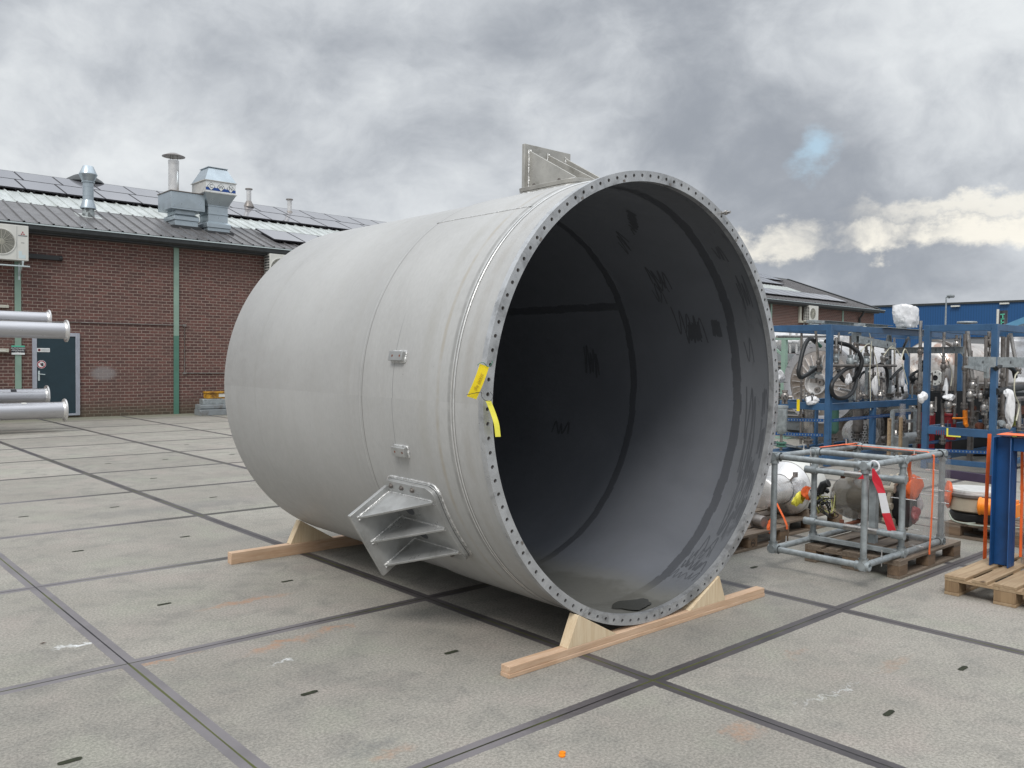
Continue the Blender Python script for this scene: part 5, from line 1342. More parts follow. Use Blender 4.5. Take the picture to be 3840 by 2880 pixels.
crumple('orange_wrap', (5.43, -.60, .165), (.028, .02, .05), M['orange'], 'small orange wrap hanging from the round valve at the pallet edge', 'wrap', 12, amp=.35)
strap([(5.62, -.50, .40), (5.64, -.54, .35), (5.67, -.60, .22), (5.68, -.625, .155), (5.68, -.628, .12)], .03, 'orange strap slanting down over the pallet edge beside the rim')
strap([(5.66, -.51, .38), (5.66, -.50, .28), (5.62, -.50, .20), (5.50, -.50, .165)], .05, 'wide orange strap hanging under the steel neck')
crumple('clear_bag', (5.90, -.62, .50), (.09, .05, .06), M['film'], 'small clear plastic bag at the left side of the tube cage', 'plastic bag', 14, amp=.35)

# ------------------------------------------------------------------ round flat valve with actuator
DV = empty('disc_valve', (7.55, -1.75, .144), 'large round flat valve with pale lid lying on its pallet', 'valve')
dc = Vector((7.50, -1.62, 0)); r_ = .27
m_ = MB(); m_.lathe((dc.x, dc.y, .144), (0, 0, 1), [(.18, 0), (.235, .01), (.235, .07), (.21, .10)], 40); m_.build('rubber_base', M['dark'], DV)
m_ = MB(); m_.lathe((dc.x, dc.y, .244), (0, 0, 1), [(.20, -.01), (.245, .0), (.255, .01), (.258, .13), (.25, .14)], 44); m_.build('body', M['beige'], DV)
m_ = MB(); m_.lathe((dc.x, dc.y, .384), (0, 0, 1), [(.25, 0), (r_+.005, .005), (r_+.008, .03), (r_, .035), (r_-.01, .05)], 48); m_.build('flange', M['steel_dull'], DV)
m_ = MB(); m_.lathe((dc.x, dc.y, .434), (0, 0, 1), [(r_-.012, 0), (r_-.014, .018), (.001, .03)], 48); m_.build('cover', M['ptfe'], DV)
m_ = MB(); pa = at(3672, 1897, 'x', 7.16); m_.lathe(pa, (-.15, 1, 0), [(.001, -.17), (.072, -.165), (.078, -.15), (.078, -.02), (.085, -.015), (.085, .0), (.06, .01), (.001, .01)], 28)
m_.box(pa+Vector((0, -.25, 0)), (.13, .18, .12)); m_.box(pa+Vector((0, -.24, .075)), (.15, .16, .03)); m_.cyl(pa+Vector((.02, -.25, .05)), (0, 0, 1), .03, .06, 12)
act = m_.build('actuator', M['orange_paint'], DV, bevel=.006)
# place actuator from its sight line, in front of the disc
crumple('orange_wrap', (7.30, -1.43, .38), (.06, .05, .13), mat('orange_film', (.62, .12, .04), .45, 0, .2, 20), 'dark orange plastic wrap on the left side of the round valve', 'wrap', 21, amp=.35)
pts = [(dc.x-.26, dc.y+.16, .22), (dc.x-.30, dc.y+.10, .16), (dc.x-.36, dc.y-.02, .155), (dc.x-.30, dc.y-.10, .16), (dc.x-.38, dc.y-.06, .155), (dc.x-.36, dc.y-.20, .155), (dc.x-.28, dc.y-.42, .16), (dc.x-.2, dc.y-.6, .2)]
m_ = MB(); m_.tube(crom(pts, 7), .008, 8); tag(m_.build('grey_cable', mat('grey_cable', (.30, .33, .28), .5), None), 'looped grey green cable lying on the pallet under the round valve', 'cable')
cbx = Vector((7.62, -1.98, .51)); m_ = MB(); m_.lathe(cbx, (.55, -.8, -.22), [(.001, 0), (.045, .0), (.05, .02), (.05, .38), (.001, .38)], 18); tag(m_.build('card_roll', M['cardboard'], None), 'brown cardboard roll resting on the round valve cover', 'cardboard roll')

# ------------------------------------------------------------------ near right: blue post and wrapped cylinder
BP = empty('blue_post', (5.64, -2.47, .144), 'tall blue painted steel channel post standing on the near pallet', 'steel frame')
zt = 1.13
m_ = MB(); m_.bb((5.60, -2.55, .146), (5.66, -2.418, zt)); m_.bb((5.52, -2.428, .146), (5.60, -2.418, zt)); m_.bb((5.52, -2.55, .146), (5.60, -2.542, zt)); m_.build('channel', M['blue2'], BP, bevel=.004)
m_ = MB(); m_.bb((5.55, -3.10, zt-.10), (5.66, -2.552, zt)); m_.build('cross_beam', M['blue2'], BP, bevel=.004)
m_ = MB(); m_.bb((5.54, -3.09, .146), (5.64, -2.97, zt-.102)); m_.build('channel', M['blue2'], BP, bevel=.004)
m_ = MB(); m_.add([at(3822, 1755, 'x', 5.50), at(3845, 1760, 'x', 5.50), at(3845, 1835, 'x', 5.50), at(3812, 1800, 'x', 5.50)], [(0, 1, 2, 3)])
WC = empty('wrapped_cylinder', (5.87, -2.72, .144), 'steel cylinder in clear film standing behind the blue post', 'cylinder')
m_ = MB(); m_.lathe((5.87, -2.72, .144), (0, 0, 1), [(.14, 0), (.155, .02), (.155, 1.18), (.14, 1.2), (.001, 1.2)], 36); m_.build('cylinder', mat('copper_tinted_steel', (.40, .27, .24), .3, .8, .2, 3), WC)
m_ = MB(); vs = []; ns = 48
for i in range(9):
    for k in range(ns):
        a = 2*math.pi*k/ns; rr = .180+.006*math.sin(k*1.7+i)+rnd.uniform(-.002, .002); vs.append((5.87+rr*math.cos(a), -2.72+rr*math.sin(a), .15+1.25*i/8))
m_.add(vs, [(i*ns+k, i*ns+(k+1) % ns, (i+1)*ns+(k+1) % ns, (i+1)*ns+k) for i in range(8) for k in range(ns)]); m_.build('film_wrap', M['film'], WC)
strap([(5.90, -2.40, 1.142), (5.62, -2.45, 1.15), (5.60, -2.7, 1.155), (5.60, -3.0, 1.15)], .22, 'broad orange webbing laid over the top of the blue post')
strap([(5.66, -2.35, 1.14), (5.70, -2.33, .80), (5.74, -2.312, .40), (5.765, -2.305, .12)], .03, 'long thin orange strap going down left of the blue post', wv=(.8, -.6, 0))
strap([(5.72, -2.56, 1.10), (5.75, -2.56, .7), (5.76, -2.56, .2)], .022, 'orange strap between the blue post and the wrapped cylinder', wv=(.8, -.6, 0))
# bits on the concrete
p = at(2107, 2836, 'z', 0); m_ = MB(); m_.lathe((p.x, p.y, 0), (0, 0, 1), [(.014, .0), (.015, .006), (.001, .008)], 14); m_.lathe((p.x+.018, p.y+.014, 0), (0, 0, 1), [(.013, .0), (.014, .008), (.001, .010)], 14)
tag(m_.build('orange_scrap', M['orange_paint'], None), 'tiny orange scrap of plastic lying on the near concrete', 'scrap')
p = at(160, 2415, 'z', 0); m_ = MB(); m_.add([(p.x-.02, p.y, .004), (p.x, p.y-.008, .012), (p.x+.022, p.y, .005), (p.x, p.y+.010, .003)], [(0, 1, 2, 3)]); tag(m_.build('dry_leaf', M['rust'], None, smooth=False), 'small brown dry leaf on the concrete at the left', 'leaf')

# ------------------------------------------------------------------ blue framed pipework skids
F1 = lambda x_, y_: (2860+.3316*x_, 1200+.3316*y_)
F2 = lambda x_, y_: (3340+.3316*x_, 1150+.3316*y_)
PW = .088
def skid(name, x0, x1, y0, y1, levels, label, posts, perf=()):
    A_ = empty(name, ((x0+x1)/2, (y0+y1)/2, 0), label, 'pipework frame', 'blue pipework frames')
    for (x_, y_) in posts:
        m_ = MB(); m_.bb((x_-PW/2, y_-PW/2, 0), (x_+PW/2, y_+PW/2, 2.285)); m_.build('post', M['blue'], A_, bevel=.004)
    for z_, hh in levels:
        for (a, b) in (((x0, y0), (x1, y0)), ((x0, y1), (x1, y1)), ((x0, y0), (x0, y1)), ((x1, y0), (x1, y1))):
            a3 = Vector((*a, z_)); b3 = Vector((*b, z_)); d = (b3-a3).normalized()
            m_ = MB(); m_.bar(a3+d*(PW/2+.001), b3-d*(PW/2+.001), PW-.006, hh); m_.build('beam', M['blue'], A_, bevel=.003)
    for (a, b, z0, z1) in perf:
        m_ = MB(); a3 = Vector((*a, z0)); b3 = Vector((*b, z1)); m_.bar(a3, b3, .006, .05)
        n_ = int((b3-a3).length/.05)
        pl_ = m_.build('perforated_angle', M['blue2'], A_, smooth=False)
        h_ = MB(); d = (b3-a3)/n_; sd_ = d.normalized().cross(Vector((0, 0, 1)))
        for i in range(1, n_, 1):
            for s_ in (-1, 1): h_.box(a3+d*i+sd_*.0036*s_, (.012, .012, .024)) if False else h_.bar(a3+d*(i-.14)+sd_*.0037*s_, a3+d*(i+.14)+sd_*.0037*s_, .0012, .022)
        h_.build('hole_row', M['galv'], pl_, smooth=False)
    return A_
S1 = skid('pipework_frame', 11.45, 16.8, 2.03, 3.10, ((2.235, .10), (.955, .11), (.12, .10)), 'blue steel frame full of pipes and black hoses, directly right of the big rim',
          ((11.45, 2.03), (11.45, 3.10), (16.8, 2.03), (16.8, 3.10)), (((11.40, 2.08), (11.40, 3.05), .74, .70), ((11.40, 2.08), (11.40, 3.05), .50, .46), ((11.5, 1.98), (14.4, 1.98), .74, .76)))
S2 = skid('pipework_frame', 12.50, 15.9, -.06, .93, ((2.235, .10), (.62, .12), (.14, .08)), 'second blue steel frame further right, with a yellow bent mark on its lower beam',
          ((12.50, -.06), (12.50, .93), (14.3, -.06), (15.9, -.06), (15.9, .93)), (((12.55, .93), (15.8, .93), .40, .40), ((12.46, -.02), (12.46, .90), .34, .30)))
for y_ in (2.03, 3.1):
    m_ = MB(); m_.bb((12.96, y_-PW/2, 0), (12.96+PW, y_+PW/2, .899)); m_.build('post', M['blue'], S1, bevel=.004)
m_ = MB(); p = at(*F2(640, 1395), 'x', 12.445); q = at(*F2(790, 1478), 'x', 12.445)
m_.bb((12.447, p.y-.012, q.z), (12.4535, p.y+.012, p.z+.03)); m_.bb((12.447, q.y, q.z), (12.4535, p.y-.012, q.z+.02)); m_.build('yellow_mark', M['yellow2'], S2, smooth=False)
m_ = MB()
for k in range(4):
    pp = at(*F2(515+28*k, 1425), 'x', 12.445); m_.bb((12.447, pp.y-.004, pp.z-.04), (12.4535, pp.y+.004, pp.z+.04))
m_.build('red_scrawl', M['red'], S2, smooth=False)
def pipe(pts, r_, par, mt='steel', nm='pipe', seg=12, sm=0):
    m_ = MB(); P3 = crom(pts, sm) if sm else pts
    m_.tube(P3, r_, seg); return m_.build(nm, M[mt], par)
def flangepair(p, r_, par, axis=(0, 0, 1), mt='steel_dull'):
    m_ = MB(); a = Vector(axis); p = Vector(p); m_.cyl(p-a*.034, a, r_, .016, 18); m_.cyl(p+a*.018, a, r_, .016, 18); m_.cyl(p-a*.018, a, r_*.6, .036, 14)
    o1 = a.orthogonal().normalized(); o2 = a.cross(o1)
    for k in range(4):
        t_ = math.pi/4+k*math.pi/2; q_ = p+(o1*math.cos(t_)+o2*math.sin(t_))*r_*.78; m_.cyl(q_-a*.05, a, .008, .10, 6)
    return m_.build('flange_pair', M[mt], par, ang=30)
def valve(p, par, sc=1.0, mt='steel_dull', ang=0.0):
    """ball valve: body, bonnet and lever"""
    p = Vector(p); m_ = MB(); s_ = sc
    m_.lathe(p-Vector((0, 0, .07*s_)), (0, 0, 1), [(.001, 0), (.03*s_, 0), (.03*s_, .02*s_), (.022*s_, .025*s_), (.04*s_, .05*s_), (.04*s_, .09*s_), (.022*s_, .115*s_), (.03*s_, .12*s_), (.03*s_, .14*s_), (.001, .14*s_)], 14)
    d = Vector((math.cos(ang), math.sin(ang), 0)); m_.tube([p, p+d*.07*s_], .016*s_, 8); m_.bar(p+d*.07*s_-Vector((0, 0, .03*s_)), p+d*.07*s_+Vector((0, 0, .12*s_)), .02*s_, .006*s_, d)
    return m_.build('valve', M[mt], par, ang=40)
# frame 1: vertical pipes, pixel surveyed on real planes inside the frame
y1 = 2.55
def vpipe(par, fx, px, pt, pb, plane, v, r_, mt='steel', px2=None, fl_=True, vl=True):
    a = at(*fx(px, pt), plane, v); b = at(*fx(px2 if px2 is not None else px, pb), plane, v)
    if b.z < .15: b.z = .15
    pipe([a, b], r_, par, mt)
    if fl_: flangepair(a.lerp(b, .93), r_*2.1, par)
    if vl: valve(a.lerp(b, rnd.uniform(.4, .8)), par, rnd.uniform(.9, 1.3), ang=rnd.uniform(3, 5))
    return a, b
for (px, pt, pb, v, r_, px2, mt) in ((440, 150, 1400, 2.55, .020, 430, 'steel_dull'), (600, 120, 590, 2.35, .022, 640, 'steel'), (830, 200, 470, 2.15, .026, 826, 'steel'), (862, 140, 560, 2.15, .018, 846, 'steel'), (995, 180, 880, 2.6, .022, 990, 'steel_dull'),
                                     (1075, 690, 1010, 2.12, .034, 1068, 'steel'), (1170, 290, 470, 2.2, .026, 1175, 'steel_dull'), (1250, 200, 1100, 2.7, .018, 1246, 'steel_dull'), (1370, 650, 1000, 2.12, .040, 1355, 'steel'), (1430, 170, 900, 2.6, .045, 1430, 'galv'), (1490, 200, 860, 2.9, .02, 1490, 'steel')):
    vpipe(S1, F1, px, pt, pb, 'y', v, r_, mt, px2)
# horizontal process pipe and the bracketed header
pipe([at(*F1(780, 515), 'y', 2.05), at(*F2(60, 668), 'y', 2.05)], .024, S1, 'steel_dull')
pipe([at(*F1(160, 188), 'y', 2.75), at(*F1(790, 185), 'y', 2.75), at(*F1(828, 200), 'y', 2.7), at(*F1(830, 430), 'y', 2.7)], .022, S1, 'steel')
pipe([at(*F1(860, 775), 'y', 2.6), at(*F1(1160, 840), 'y', 2.5)], .024, S1, 'steel_bright'); flangepair(at(*F1(1160, 838), 'y', 2.5), .05, S1, (1, 0, 0))
pipe([at(*F1(990, 655), 'y', 2.1), at(*F1(1050, 650), 'y', 2.1), at(*F1(1078, 680), 'y', 2.1), at(*F1(1075, 760), 'y', 2.1)], .026, S1, 'steel', sm=5)
pipe([at(*F1(1310, 650), 'y', 2.1), at(*F1(1350, 655), 'y', 2.1), at(*F1(1375, 690), 'y', 2.1)], .026, S1, 'steel', sm=5)
# cable tray and junction box
def tray(a, b, par, w_=.06, h_=.10):
    m_ = MB(); a = Vector(a); b = Vector(b); m_.bar(a, b, .006, h_); m_.bar(a+Vector((0, .03, h_/2)), b+Vector((0, .03, h_/2)), w_, .006); m_.bar(a+Vector((0, .03, -h_/2)), b+Vector((0, .03, -h_/2)), w_, .006)
    t_ = m_.build('cable_tray', M['galv'], par, smooth=False); h2 = MB(); n_ = max(2, int((b-a).length/.6))
    for i in range(n_): h2.cyl(a.lerp(b, (i+.5)/n_)+Vector((0, -.004, 0)), (0, -1, 0), .022, .001, 12)
    h2.build('tray_slot', M['ink'], t_, smooth=False)
tray(at(*F1(1090, 220), 'y', 2.0), at(*F2(60, 450), 'y', 2.0), S1, h_=.12)
tray(at(*F2(60, 495), 'y', 2.2), at(*F2(830, 490), 'y', .4), S1, h_=.10)
p = at(*F1(1060, 190), 'y', 2.1); m_ = MB(); m_.box(p, (.18, .09, .19)); m_.build('junction_box', M['galv'], S1, bevel=.004)
p = at(*F1(595, 1030), 'y', 2.4)
# black hoses
HB = [([(715, 240, 2.2), (780, 250, 2.2), (870, 262, 2.15), (980, 290, 2.1), (1070, 355, 2.0), (1118, 440, 1.95), (1110, 530, 1.95), (1070, 620, 2.0), (1000, 690, 2.1), (930, 690, 2.15), (885, 640, 2.2), (855, 560, 2.2)], .036),
      ([(1030, 520, 2.1), (930, 560, 2.05), (840, 640, 2.0), (785, 720, 1.95), (785, 820, 1.95), (840, 880, 1.95), (930, 880, 1.95), (1010, 820, 2.0), (1050, 730, 2.05), (1060, 620, 2.1), (1075, 520, 2.1)], .034),
      ([(600, 255, 2.4), (550, 215, 2.35), (500, 240, 2.3), (455, 350, 2.3), (425, 480, 2.3), (405, 590, 2.3), (430, 650, 2.3), (500, 620, 2.35), (560, 580, 2.4), (600, 550, 2.4)], .034),
      ([(1440, 420, 2.2), (1350, 480, 2.2), (1400, 560, 2.2), (1410, 700, 2.2), (1390, 820, 2.2)], .030),
      ([(1090, 660, 2.3), (1130, 600, 2.3), (1230, 540, 2.3), (1340, 490, 2.3)], .022)]
for pts, r_ in HB: pipe([at(*F1(a, b), 'y', c) for a, b, c in pts], r_, S1, 'dark', 'hose', 12, 6)
pipe([at(*F1(590, 240), 'y', 2.38), at(*F1(655, 300), 'y', 2.36)], .030, S1, 'green2', 'hose_coupling'); 
for pts in ([(0, 820, 2.0), (60, 750, 2.0), (130, 690, 2.0)], [(215, 800, 2.0), (280, 740, 1.6), (380, 700, 1.2)], [(150, 600, 2.2), (140, 480, 2.2), (200, 350, 2.4)], [(140, 980, 2.0), (130, 900, 2.0), (150, 850, 2.0)]):
    pipe([at(*F2(a, b), 'y', c) for a, b, c in pts], .024, S1, 'dark', 'hose', 10, 6)
# pale tubing arcs with small white-tipped probes below them
for (xa, ya, xm, ym, xb, yb_) in ((1080, 400, 1200, 270, 1320, 740), (1370, 400, 1440, 310, 1500, 420), (970, 150, 1100, 90, 1220, 200), (1230, 240, 1212, 600, 1220, 1020)):
    pipe([at(*F1(xa, ya), 'y', 2.0), at(*F1(xm, ym), 'y', 2.0), at(*F1((xm+2*xb)/3, (ym+yb_)/2-60), 'y', 2.0), at(*F1(xb, yb_), 'y', 2.0)], .0085, S1, 'creamhose', 'tubing', 8, 6)
for (xa, ya, xm, ym, xb, yb_) in ((0, 470, 60, 480, 110, 560), (120, 600, 160, 480, 210, 560), (450, 530, 520, 490, 590, 580), (690, 540, 760, 490, 830, 570), (620, 560, 690, 740, 680, 900), (130, 640, 160, 760, 190, 880)):
    pipe([at(*F2(xa, ya), 'y', 1.2), at(*F2(xm, ym), 'y', 1.2), at(*F2(xb, yb_), 'y', 1.2)], .0085, S1, 'creamhose', 'tubing', 8, 6)
# valves, gauges and lifting eyes along the mid beam
for (px, py) in ((250, 870), (490, 870), (560, 590), (640, 540), (1000, 880), (1100, 850), (1280, 850), (1330, 850), (1070, 430), (1365, 430), (830, 430), (1170, 470), (990, 470)):
    valve(at(*F1(px, py), 'y', 2.1 if px > 700 else 2.5), S1, rnd.uniform(1.0, 1.6), rnd.choice(('steel', 'steel_dull', 'galv')), rnd.uniform(3, 5.5))
for (px, py) in ((185, 885), (252, 880), (1275, 830), (1325, 830), (1090, 850), (560, 850)):
    c_ = at(*F1(px, py), 'y', 2.1); m_ = MB(); m_.tube([c_+Vector((.035*math.cos(2*math.pi*k/16), 0, .035*math.sin(2*math.pi*k/16))) for k in range(16)], .008, 6, closed=True); m_.tube([c_-Vector((0, 0, .035)), c_-Vector((0, 0, .09))], .012, 8); m_.build('lifting_eye', M['black'], S1)
for (px, py, mt) in ((215, 1110, 'galv'), (520, 1140, 'steel'), (800, 1120, 'green2'), (1080, 1120, 'steel_dull'), (1300, 1120, 'steel')):
    c_ = at(*F1(px, py), 'y', 2.45); m_ = MB(); m_.lathe(c_-Vector((0, 0, .26)), (0, 0, 1), [(.001, 0), (.05, .01), (.085, .05), (.09, .06), (.09, .42), (.10, .43), (.10, .46), (.001, .47)], 22); m_.build('filter_housing', M[mt], S1)
    pipe([c_-Vector((0, 0, .25)), (c_.x, c_.y, .26)], .022, S1, 'steel_dull'); flangepair((c_.x, c_.y, .36), .085, S1, mt='green2' if px < 300 else 'steel_dull')
m_ = MB(); p = at(*F1(222, 950), 'y', 2.75); m_.bar(p+Vector((-.02, -.3, -.10)), p+Vector((-.02, -.3, .09)), .05, .006, (1, 0, 0)); m_.build('yellow_clamp', M['yellow'], S1, smooth=False)
# frame 2 interior
for (px, pt, pb, v, r_, px2, mt) in ((340, 160, 940, .93, .026, 328, 'steel'), (325, 960, 1550, .93, .030, 322, 'steel_dull'), (605, 290, 940, .55, .024, 590, 'steel'), (588, 960, 1560, .55, .026, 585, 'steel_dull'), (865, 260, 880, .35, .034, 930, 'steel'), (842, 310, 1180, .40, .026, 830, 'steel_dull'),
                                     (840, 1170, 1330, .40, .036, 845, 'orange_paint'), (1078, 330, 1370, .30, .026, 1075, 'steel_dull'), (1110, 280, 560, .1, .024, 1130, 'steel'), (1270, 340, 1290, .0, .030, 1262, 'steel_dull'), (1355, 300, 760, -.2, .028, 1440, 'steel'), (1440, 1100, 1400, -.3, .04, 1450, 'steel')):
    vpipe(S2, F2, px, pt, pb, 'x', 12.78+(.93-v)*.55, r_, mt, px2, fl_=(mt != 'orange_paint'), vl=(mt != 'orange_paint' and rnd.random() < .7))
pipe([at(*F2(700, 1262), 'x', 13.05), at(*F2(860, 1262), 'x', 13.05)], .016, S2, 'orange_paint'); pipe([at(*F2(845, 1330), 'x', 13.05), at(*F2(862, 1345), 'x', 13.02)], .03, S2, 'orange_paint')
tray(at(*F2(880, 625), 'y', .05), at(*F2(1508, 630), 'y', -.25), S2, h_=.15)
m_ = MB(); m_.prism([at(*F2(870, 665), 'y', -.12), at(*F2(1110, 690), 'y', -.12), at(*F2(1110, 745), 'y', -.12), at(*F2(870, 692), 'y', -.12)], (0, .04, 0)); m_.prism([at(*F2(1092, 640), 'y', -.13), at(*F2(1118, 640), 'y', -.13), at(*F2(1118, 810), 'y', -.13), at(*F2(1092, 810), 'y', -.13)], (0, .05, 0)); m_.build('galvanised_bracket', M['galv'], S2, smooth=False)
pipe([at(*F2(1190, 700), 'y', -.1), at(*F2(1240, 670), 'y', -.1), at(*F2(1320, 670), 'y', -.1), at(*F2(1390, 720), 'y', -.1), at(*F2(1410, 800), 'y', -.1)], .035, S2, 'dark', 'hose', 10, 6)
pipe([at(*F2(1190, 960), 'y', -.1), at(*F2(1300, 945), 'y', -.1), at(*F2(1480, 915), 'y', -.15)], .05, S2, 'dark', 'hose', 12, 5)
pipe([at(*F2(1440, 740), 'y', -.2), at(*F2(1405, 800), 'y', -.2), at(*F2(1400, 980), 'y', -.2), at(*F2(1450, 1120), 'y', -.2), at(*F2(1420, 1290), 'y', -.2)], .011, S2, 'creamhose', 'tubing', 8, 6)
for (px, py, rr, mt) in ((1230, 1320, .055, 'galv'), (990, 1350, .06, 'rust'), (1300, 1355, .05, 'steel'), (1085, 1370, .05, 'steel')):
    c_ = at(*F2(px, py), 'x', 13.1); m_ = MB(); m_.lathe(c_, (-.6, -.8, 0), [(.001, 0), (rr, 0), (rr, .07), (rr*.8, .075), (.001, .075)], 22); m_.build('gauge', M[mt], S2)
for (px, py) in ((380, 1020), (610, 1020), (900, 1000), (1095, 985), (930, 890), (1020, 1010), (1060, 1150), (460, 1150), (650, 1110)):
    valve(at(*F2(px, py), 'x', 12.9), S2, rnd.uniform(1.1, 1.7), rnd.choice(('steel', 'steel_dull', 'black')), rnd.uniform(3, 5.5))
for (y_, z_) in ((.2, 1.10), (.5, 1.34)):
    m_ = MB(); m_.bar((13.4, y_, z_), (15.8, y_, z_), .30, .05); m_.build('shelf_plate', M['steel_dull'], S2, bevel=.004)
for k in range(10):
    c_ = Vector((rnd.uniform(13.3, 15.5), rnd.uniform(.1, .7), rnd.uniform(.75, 1.5)))
    m_ = MB(); m_.box(c_, (rnd.uniform(.08, .25), rnd.uniform(.08, .2), rnd.uniform(.06, .2))); m_.build('control_box', rnd.choice((M['steel_dull'], M['black'], M['grey_paint'], M['rust'])), S2, bevel=.008)
# white wrapped fittings (bags taped over flanges)
for i, (fx, px, py, v, rad, lab) in enumerate(((F1, 560, 905, 2.3, (.12, .10, .075), 'white cloth bag on the middle beam of the first blue frame'), (F1, 190, 640, 3.3, (.08, .08, .11), 'white bag over a fitting behind the far left post of the first frame'), (F1, 1270, 730, 2.0, (.055, .05, .15), 'long white rag hanging from a pipe elbow in the first frame'),
        (F1, 970, 670, 2.0, (.06, .05, .09), 'white rag tied on a pipe end beside the black hose loops'), (F2, 660, 1030, -12.9, (.13, .08, .06), 'white bag over a flange on the second frame, with a red spot'), (F2, 620, 930, -12.9, (.035, .04, .16), 'thin white rag hanging above the wrapped flange'), (F2, 1360, 1180, -.3, (.07, .06, .27), 'long white sleeve hanging from a bent pipe in the second frame'),
        (F2, 1325, 985, -.25, (.07, .05, .06), 'small white wrapped pipe end right of the second front post'), (F2, 355, 1030, .75, (.06, .06, .08), 'white wrap behind the left post of the second frame'), (F2, 130, 830, 2.0, (.05, .05, .16), 'narrow white rag on the pipe elbow between the two frames'), (F2, 80, 985, 2.6, (.30, .2, .20), 'large white wrapped valve behind the first frame'))):
    crumple('white_wrap', at(*fx(px, py), 'x', -v) if v < -5 else at(*fx(px, py), 'y', v), rad, M['white_wrap'], lab, 'plastic wrap', 40+i, amp=.32)
# box of white plastic standing on top of the first frame
wb = at(3395, 1236, 'z', 2.30)
mb_ = crumple('wrapped_box', (wb.x, wb.y, 2.30+.23), (.20, .19, .235), M['white_wrap'], 'tall box wrapped in torn white plastic on top of the blue frames', 'wrapped box', 77, sub=4, amp=.16)
for v_ in mb_.data.vertices:
    c_ = v_.co; f_ = max(abs(c_.x)/.20, abs(c_.y)/.20, abs(c_.z)/.235); n_ = Vector((c_.x/.2, c_.y/.2, c_.z/.235)).length; k_ = (n_/max(f_, .01))**.75; v_.co = c_*k_*(.86 if c_.z < -.1 else 1.0)
    if v_.co.z < -.228: v_.co.z = -.228
m_ = MB(); a = at(3360+0, 1221, 'y', 2.25); m_.bb((13.2, 1.9, 2.288), (15.2, 2.5, 2.298)); tag(m_.build('top_plate', M['galv'], None, smooth=False), 'flat galvanised sheet lying over the top of the first blue frame', 'metal sheet')
W6 = lambda x_, y_: (2860+.443*x_, 1020+.443*y_)
a, b = at(*W6(500, 452), 'y', 2.6), at(*W6(980, 428), 'y', 2.6)
m_ = MB(); d = (b-a); a.z = b.z = 2.30; m_.bb((a.x, 2.60, 2.288), (b.x+.4, 2.606, 2.385)); m_.bb((a.x, 2.50, 2.288), (b.x+.4, 2.60, 2.294)); m_.bb((a.x, 2.50, 2.385), (b.x+.4, 2.606, 2.391)); tag(m_.build('channel_section', M['galv'], None, smooth=False), 'long galvanised channel lying on top of the first blue frame', 'channel')
for (px, py, lab) in ((440, 440, 'galvanised junction box on the top left of the first frame'), (820, 440, 'small galvanised box on the top beam near the channel')):
    p = at(*W6(px, py+20), 'y', 2.06); m_ = MB(); m_.bb((p.x-.16 if px < 500 else p.x-.09, 2.0, 2.287), (p.x+.2 if px < 500 else p.x+.09, 2.12, 2.335)); tag(m_.build('junction_box', M['galv'], None, bevel=.005), lab, 'junction box')
p = at(*W6(1730, 430), 'z', 2.40); m_ = MB(); m_.lathe((p.x, p.y, 2.288), (0, 0, 1), [(.05, 0), (.05, .09), (.16, .10), (.165, .12), (.155, .135), (.001, .14)], 28); tag(m_.build('round_plate', M['galv'], None), 'round galvanised plate standing on top of the second blue frame', 'round plate')

# ------------------------------------------------------------------ tanks and plant standing behind the frames
def saddle(A_, x_, y_, w_, z_):
    m_ = MB(); m_.prism([(x_, y_-w_, 0), (x_, y_+w_, 0), (x_, y_+w_*.9, z_), (x_, y_-w_*.9, z_)], (.12, 0, 0)); m_.build('saddle', M['steel_dull'], A_, bevel=.004)
T1 = empty('horizontal_tank', (16.2, 4.09, 0), 'large stainless tank lying behind the first frame, round end with radial ribs', 'tank')
tc = Vector((15.0, 4.09, 1.24)); tr = .80
m_ = MB(); m_.lathe(tc, (1, 0, 0), [(tr-.01, 0), (tr, .01), (tr, 3.2), (tr*.8, 3.4), (.001, 3.5)], 64); m_.build('shell', M['steel_bright'], T1)
m_ = MB(); m_.lathe(tc, (1, 0, 0), [(tr+.03, -.01), (tr+.03, .05), (tr-.02, .05)], 64); m_.lathe(tc, (1, 0, 0), [(tr+.03, -.01), (tr-.11, -.02), (tr-.13, -.01)], 64); m_.build('rim', M['pipe_long'], T1)
m_ = MB(); m_.lathe(tc, (-1, 0, 0), [(tr-.11, 0), (tr*.6, .05), (.2, .07), (.001, .07)], 64); m_.build('end_plate', M['head_steel'], T1)
for k in range(26):
    a = 2*math.pi*k/26+.06; d = Vector((0, math.cos(a), math.sin(a))); m_ = MB(); m_.bar(tc+d*.33+Vector((-.075, 0, 0)), tc+d*.60+Vector((-.055, 0, 0)), .012, .03, (-1, 0, 0)); m_.build('rib', M['steel_bright'], T1, smooth=False)
mc = at(3063, 1437, 'x', 14.9)
m_ = MB(); m_.lathe((14.93, mc.y, mc.z), (-1, 0, 0), [(.225, 0), (.235, .10), (.215, .10), (.205, .02), (.001, .02)], 40); mh = m_.build('manhole', M['steel_bright'], T1)
m_ = MB(); m_.lathe((14.90, mc.y-.09, mc.z+.02), (-1, 0, 0), [(.03, .03), (.075, .03), (.075, .0), (.03, .0)], 20); m_.lathe((14.90, mc.y-.02, mc.z-.14), (-1, 0, 0), [(.02, .03), (.06, .03), (.06, .0)], 16); m_.box((14.86, mc.y+.05, mc.z+.06), (.08, .12, .10)); m_.build('nozzle', M['steel_dull'], mh)
for x_ in (15.5, 17.5): saddle(T1, x_, 4.09, .5, .62)
for k in range(14):
    a = 2*math.pi*k/14; p = tc+Vector((-.04, (tr-.05)*math.cos(a), (tr-.05)*math.sin(a))); m_ = MB(); m_.tube([p, p+Vector((-.10, 0, 0))], .008, 6); m_.build('stud', M['black'], T1)
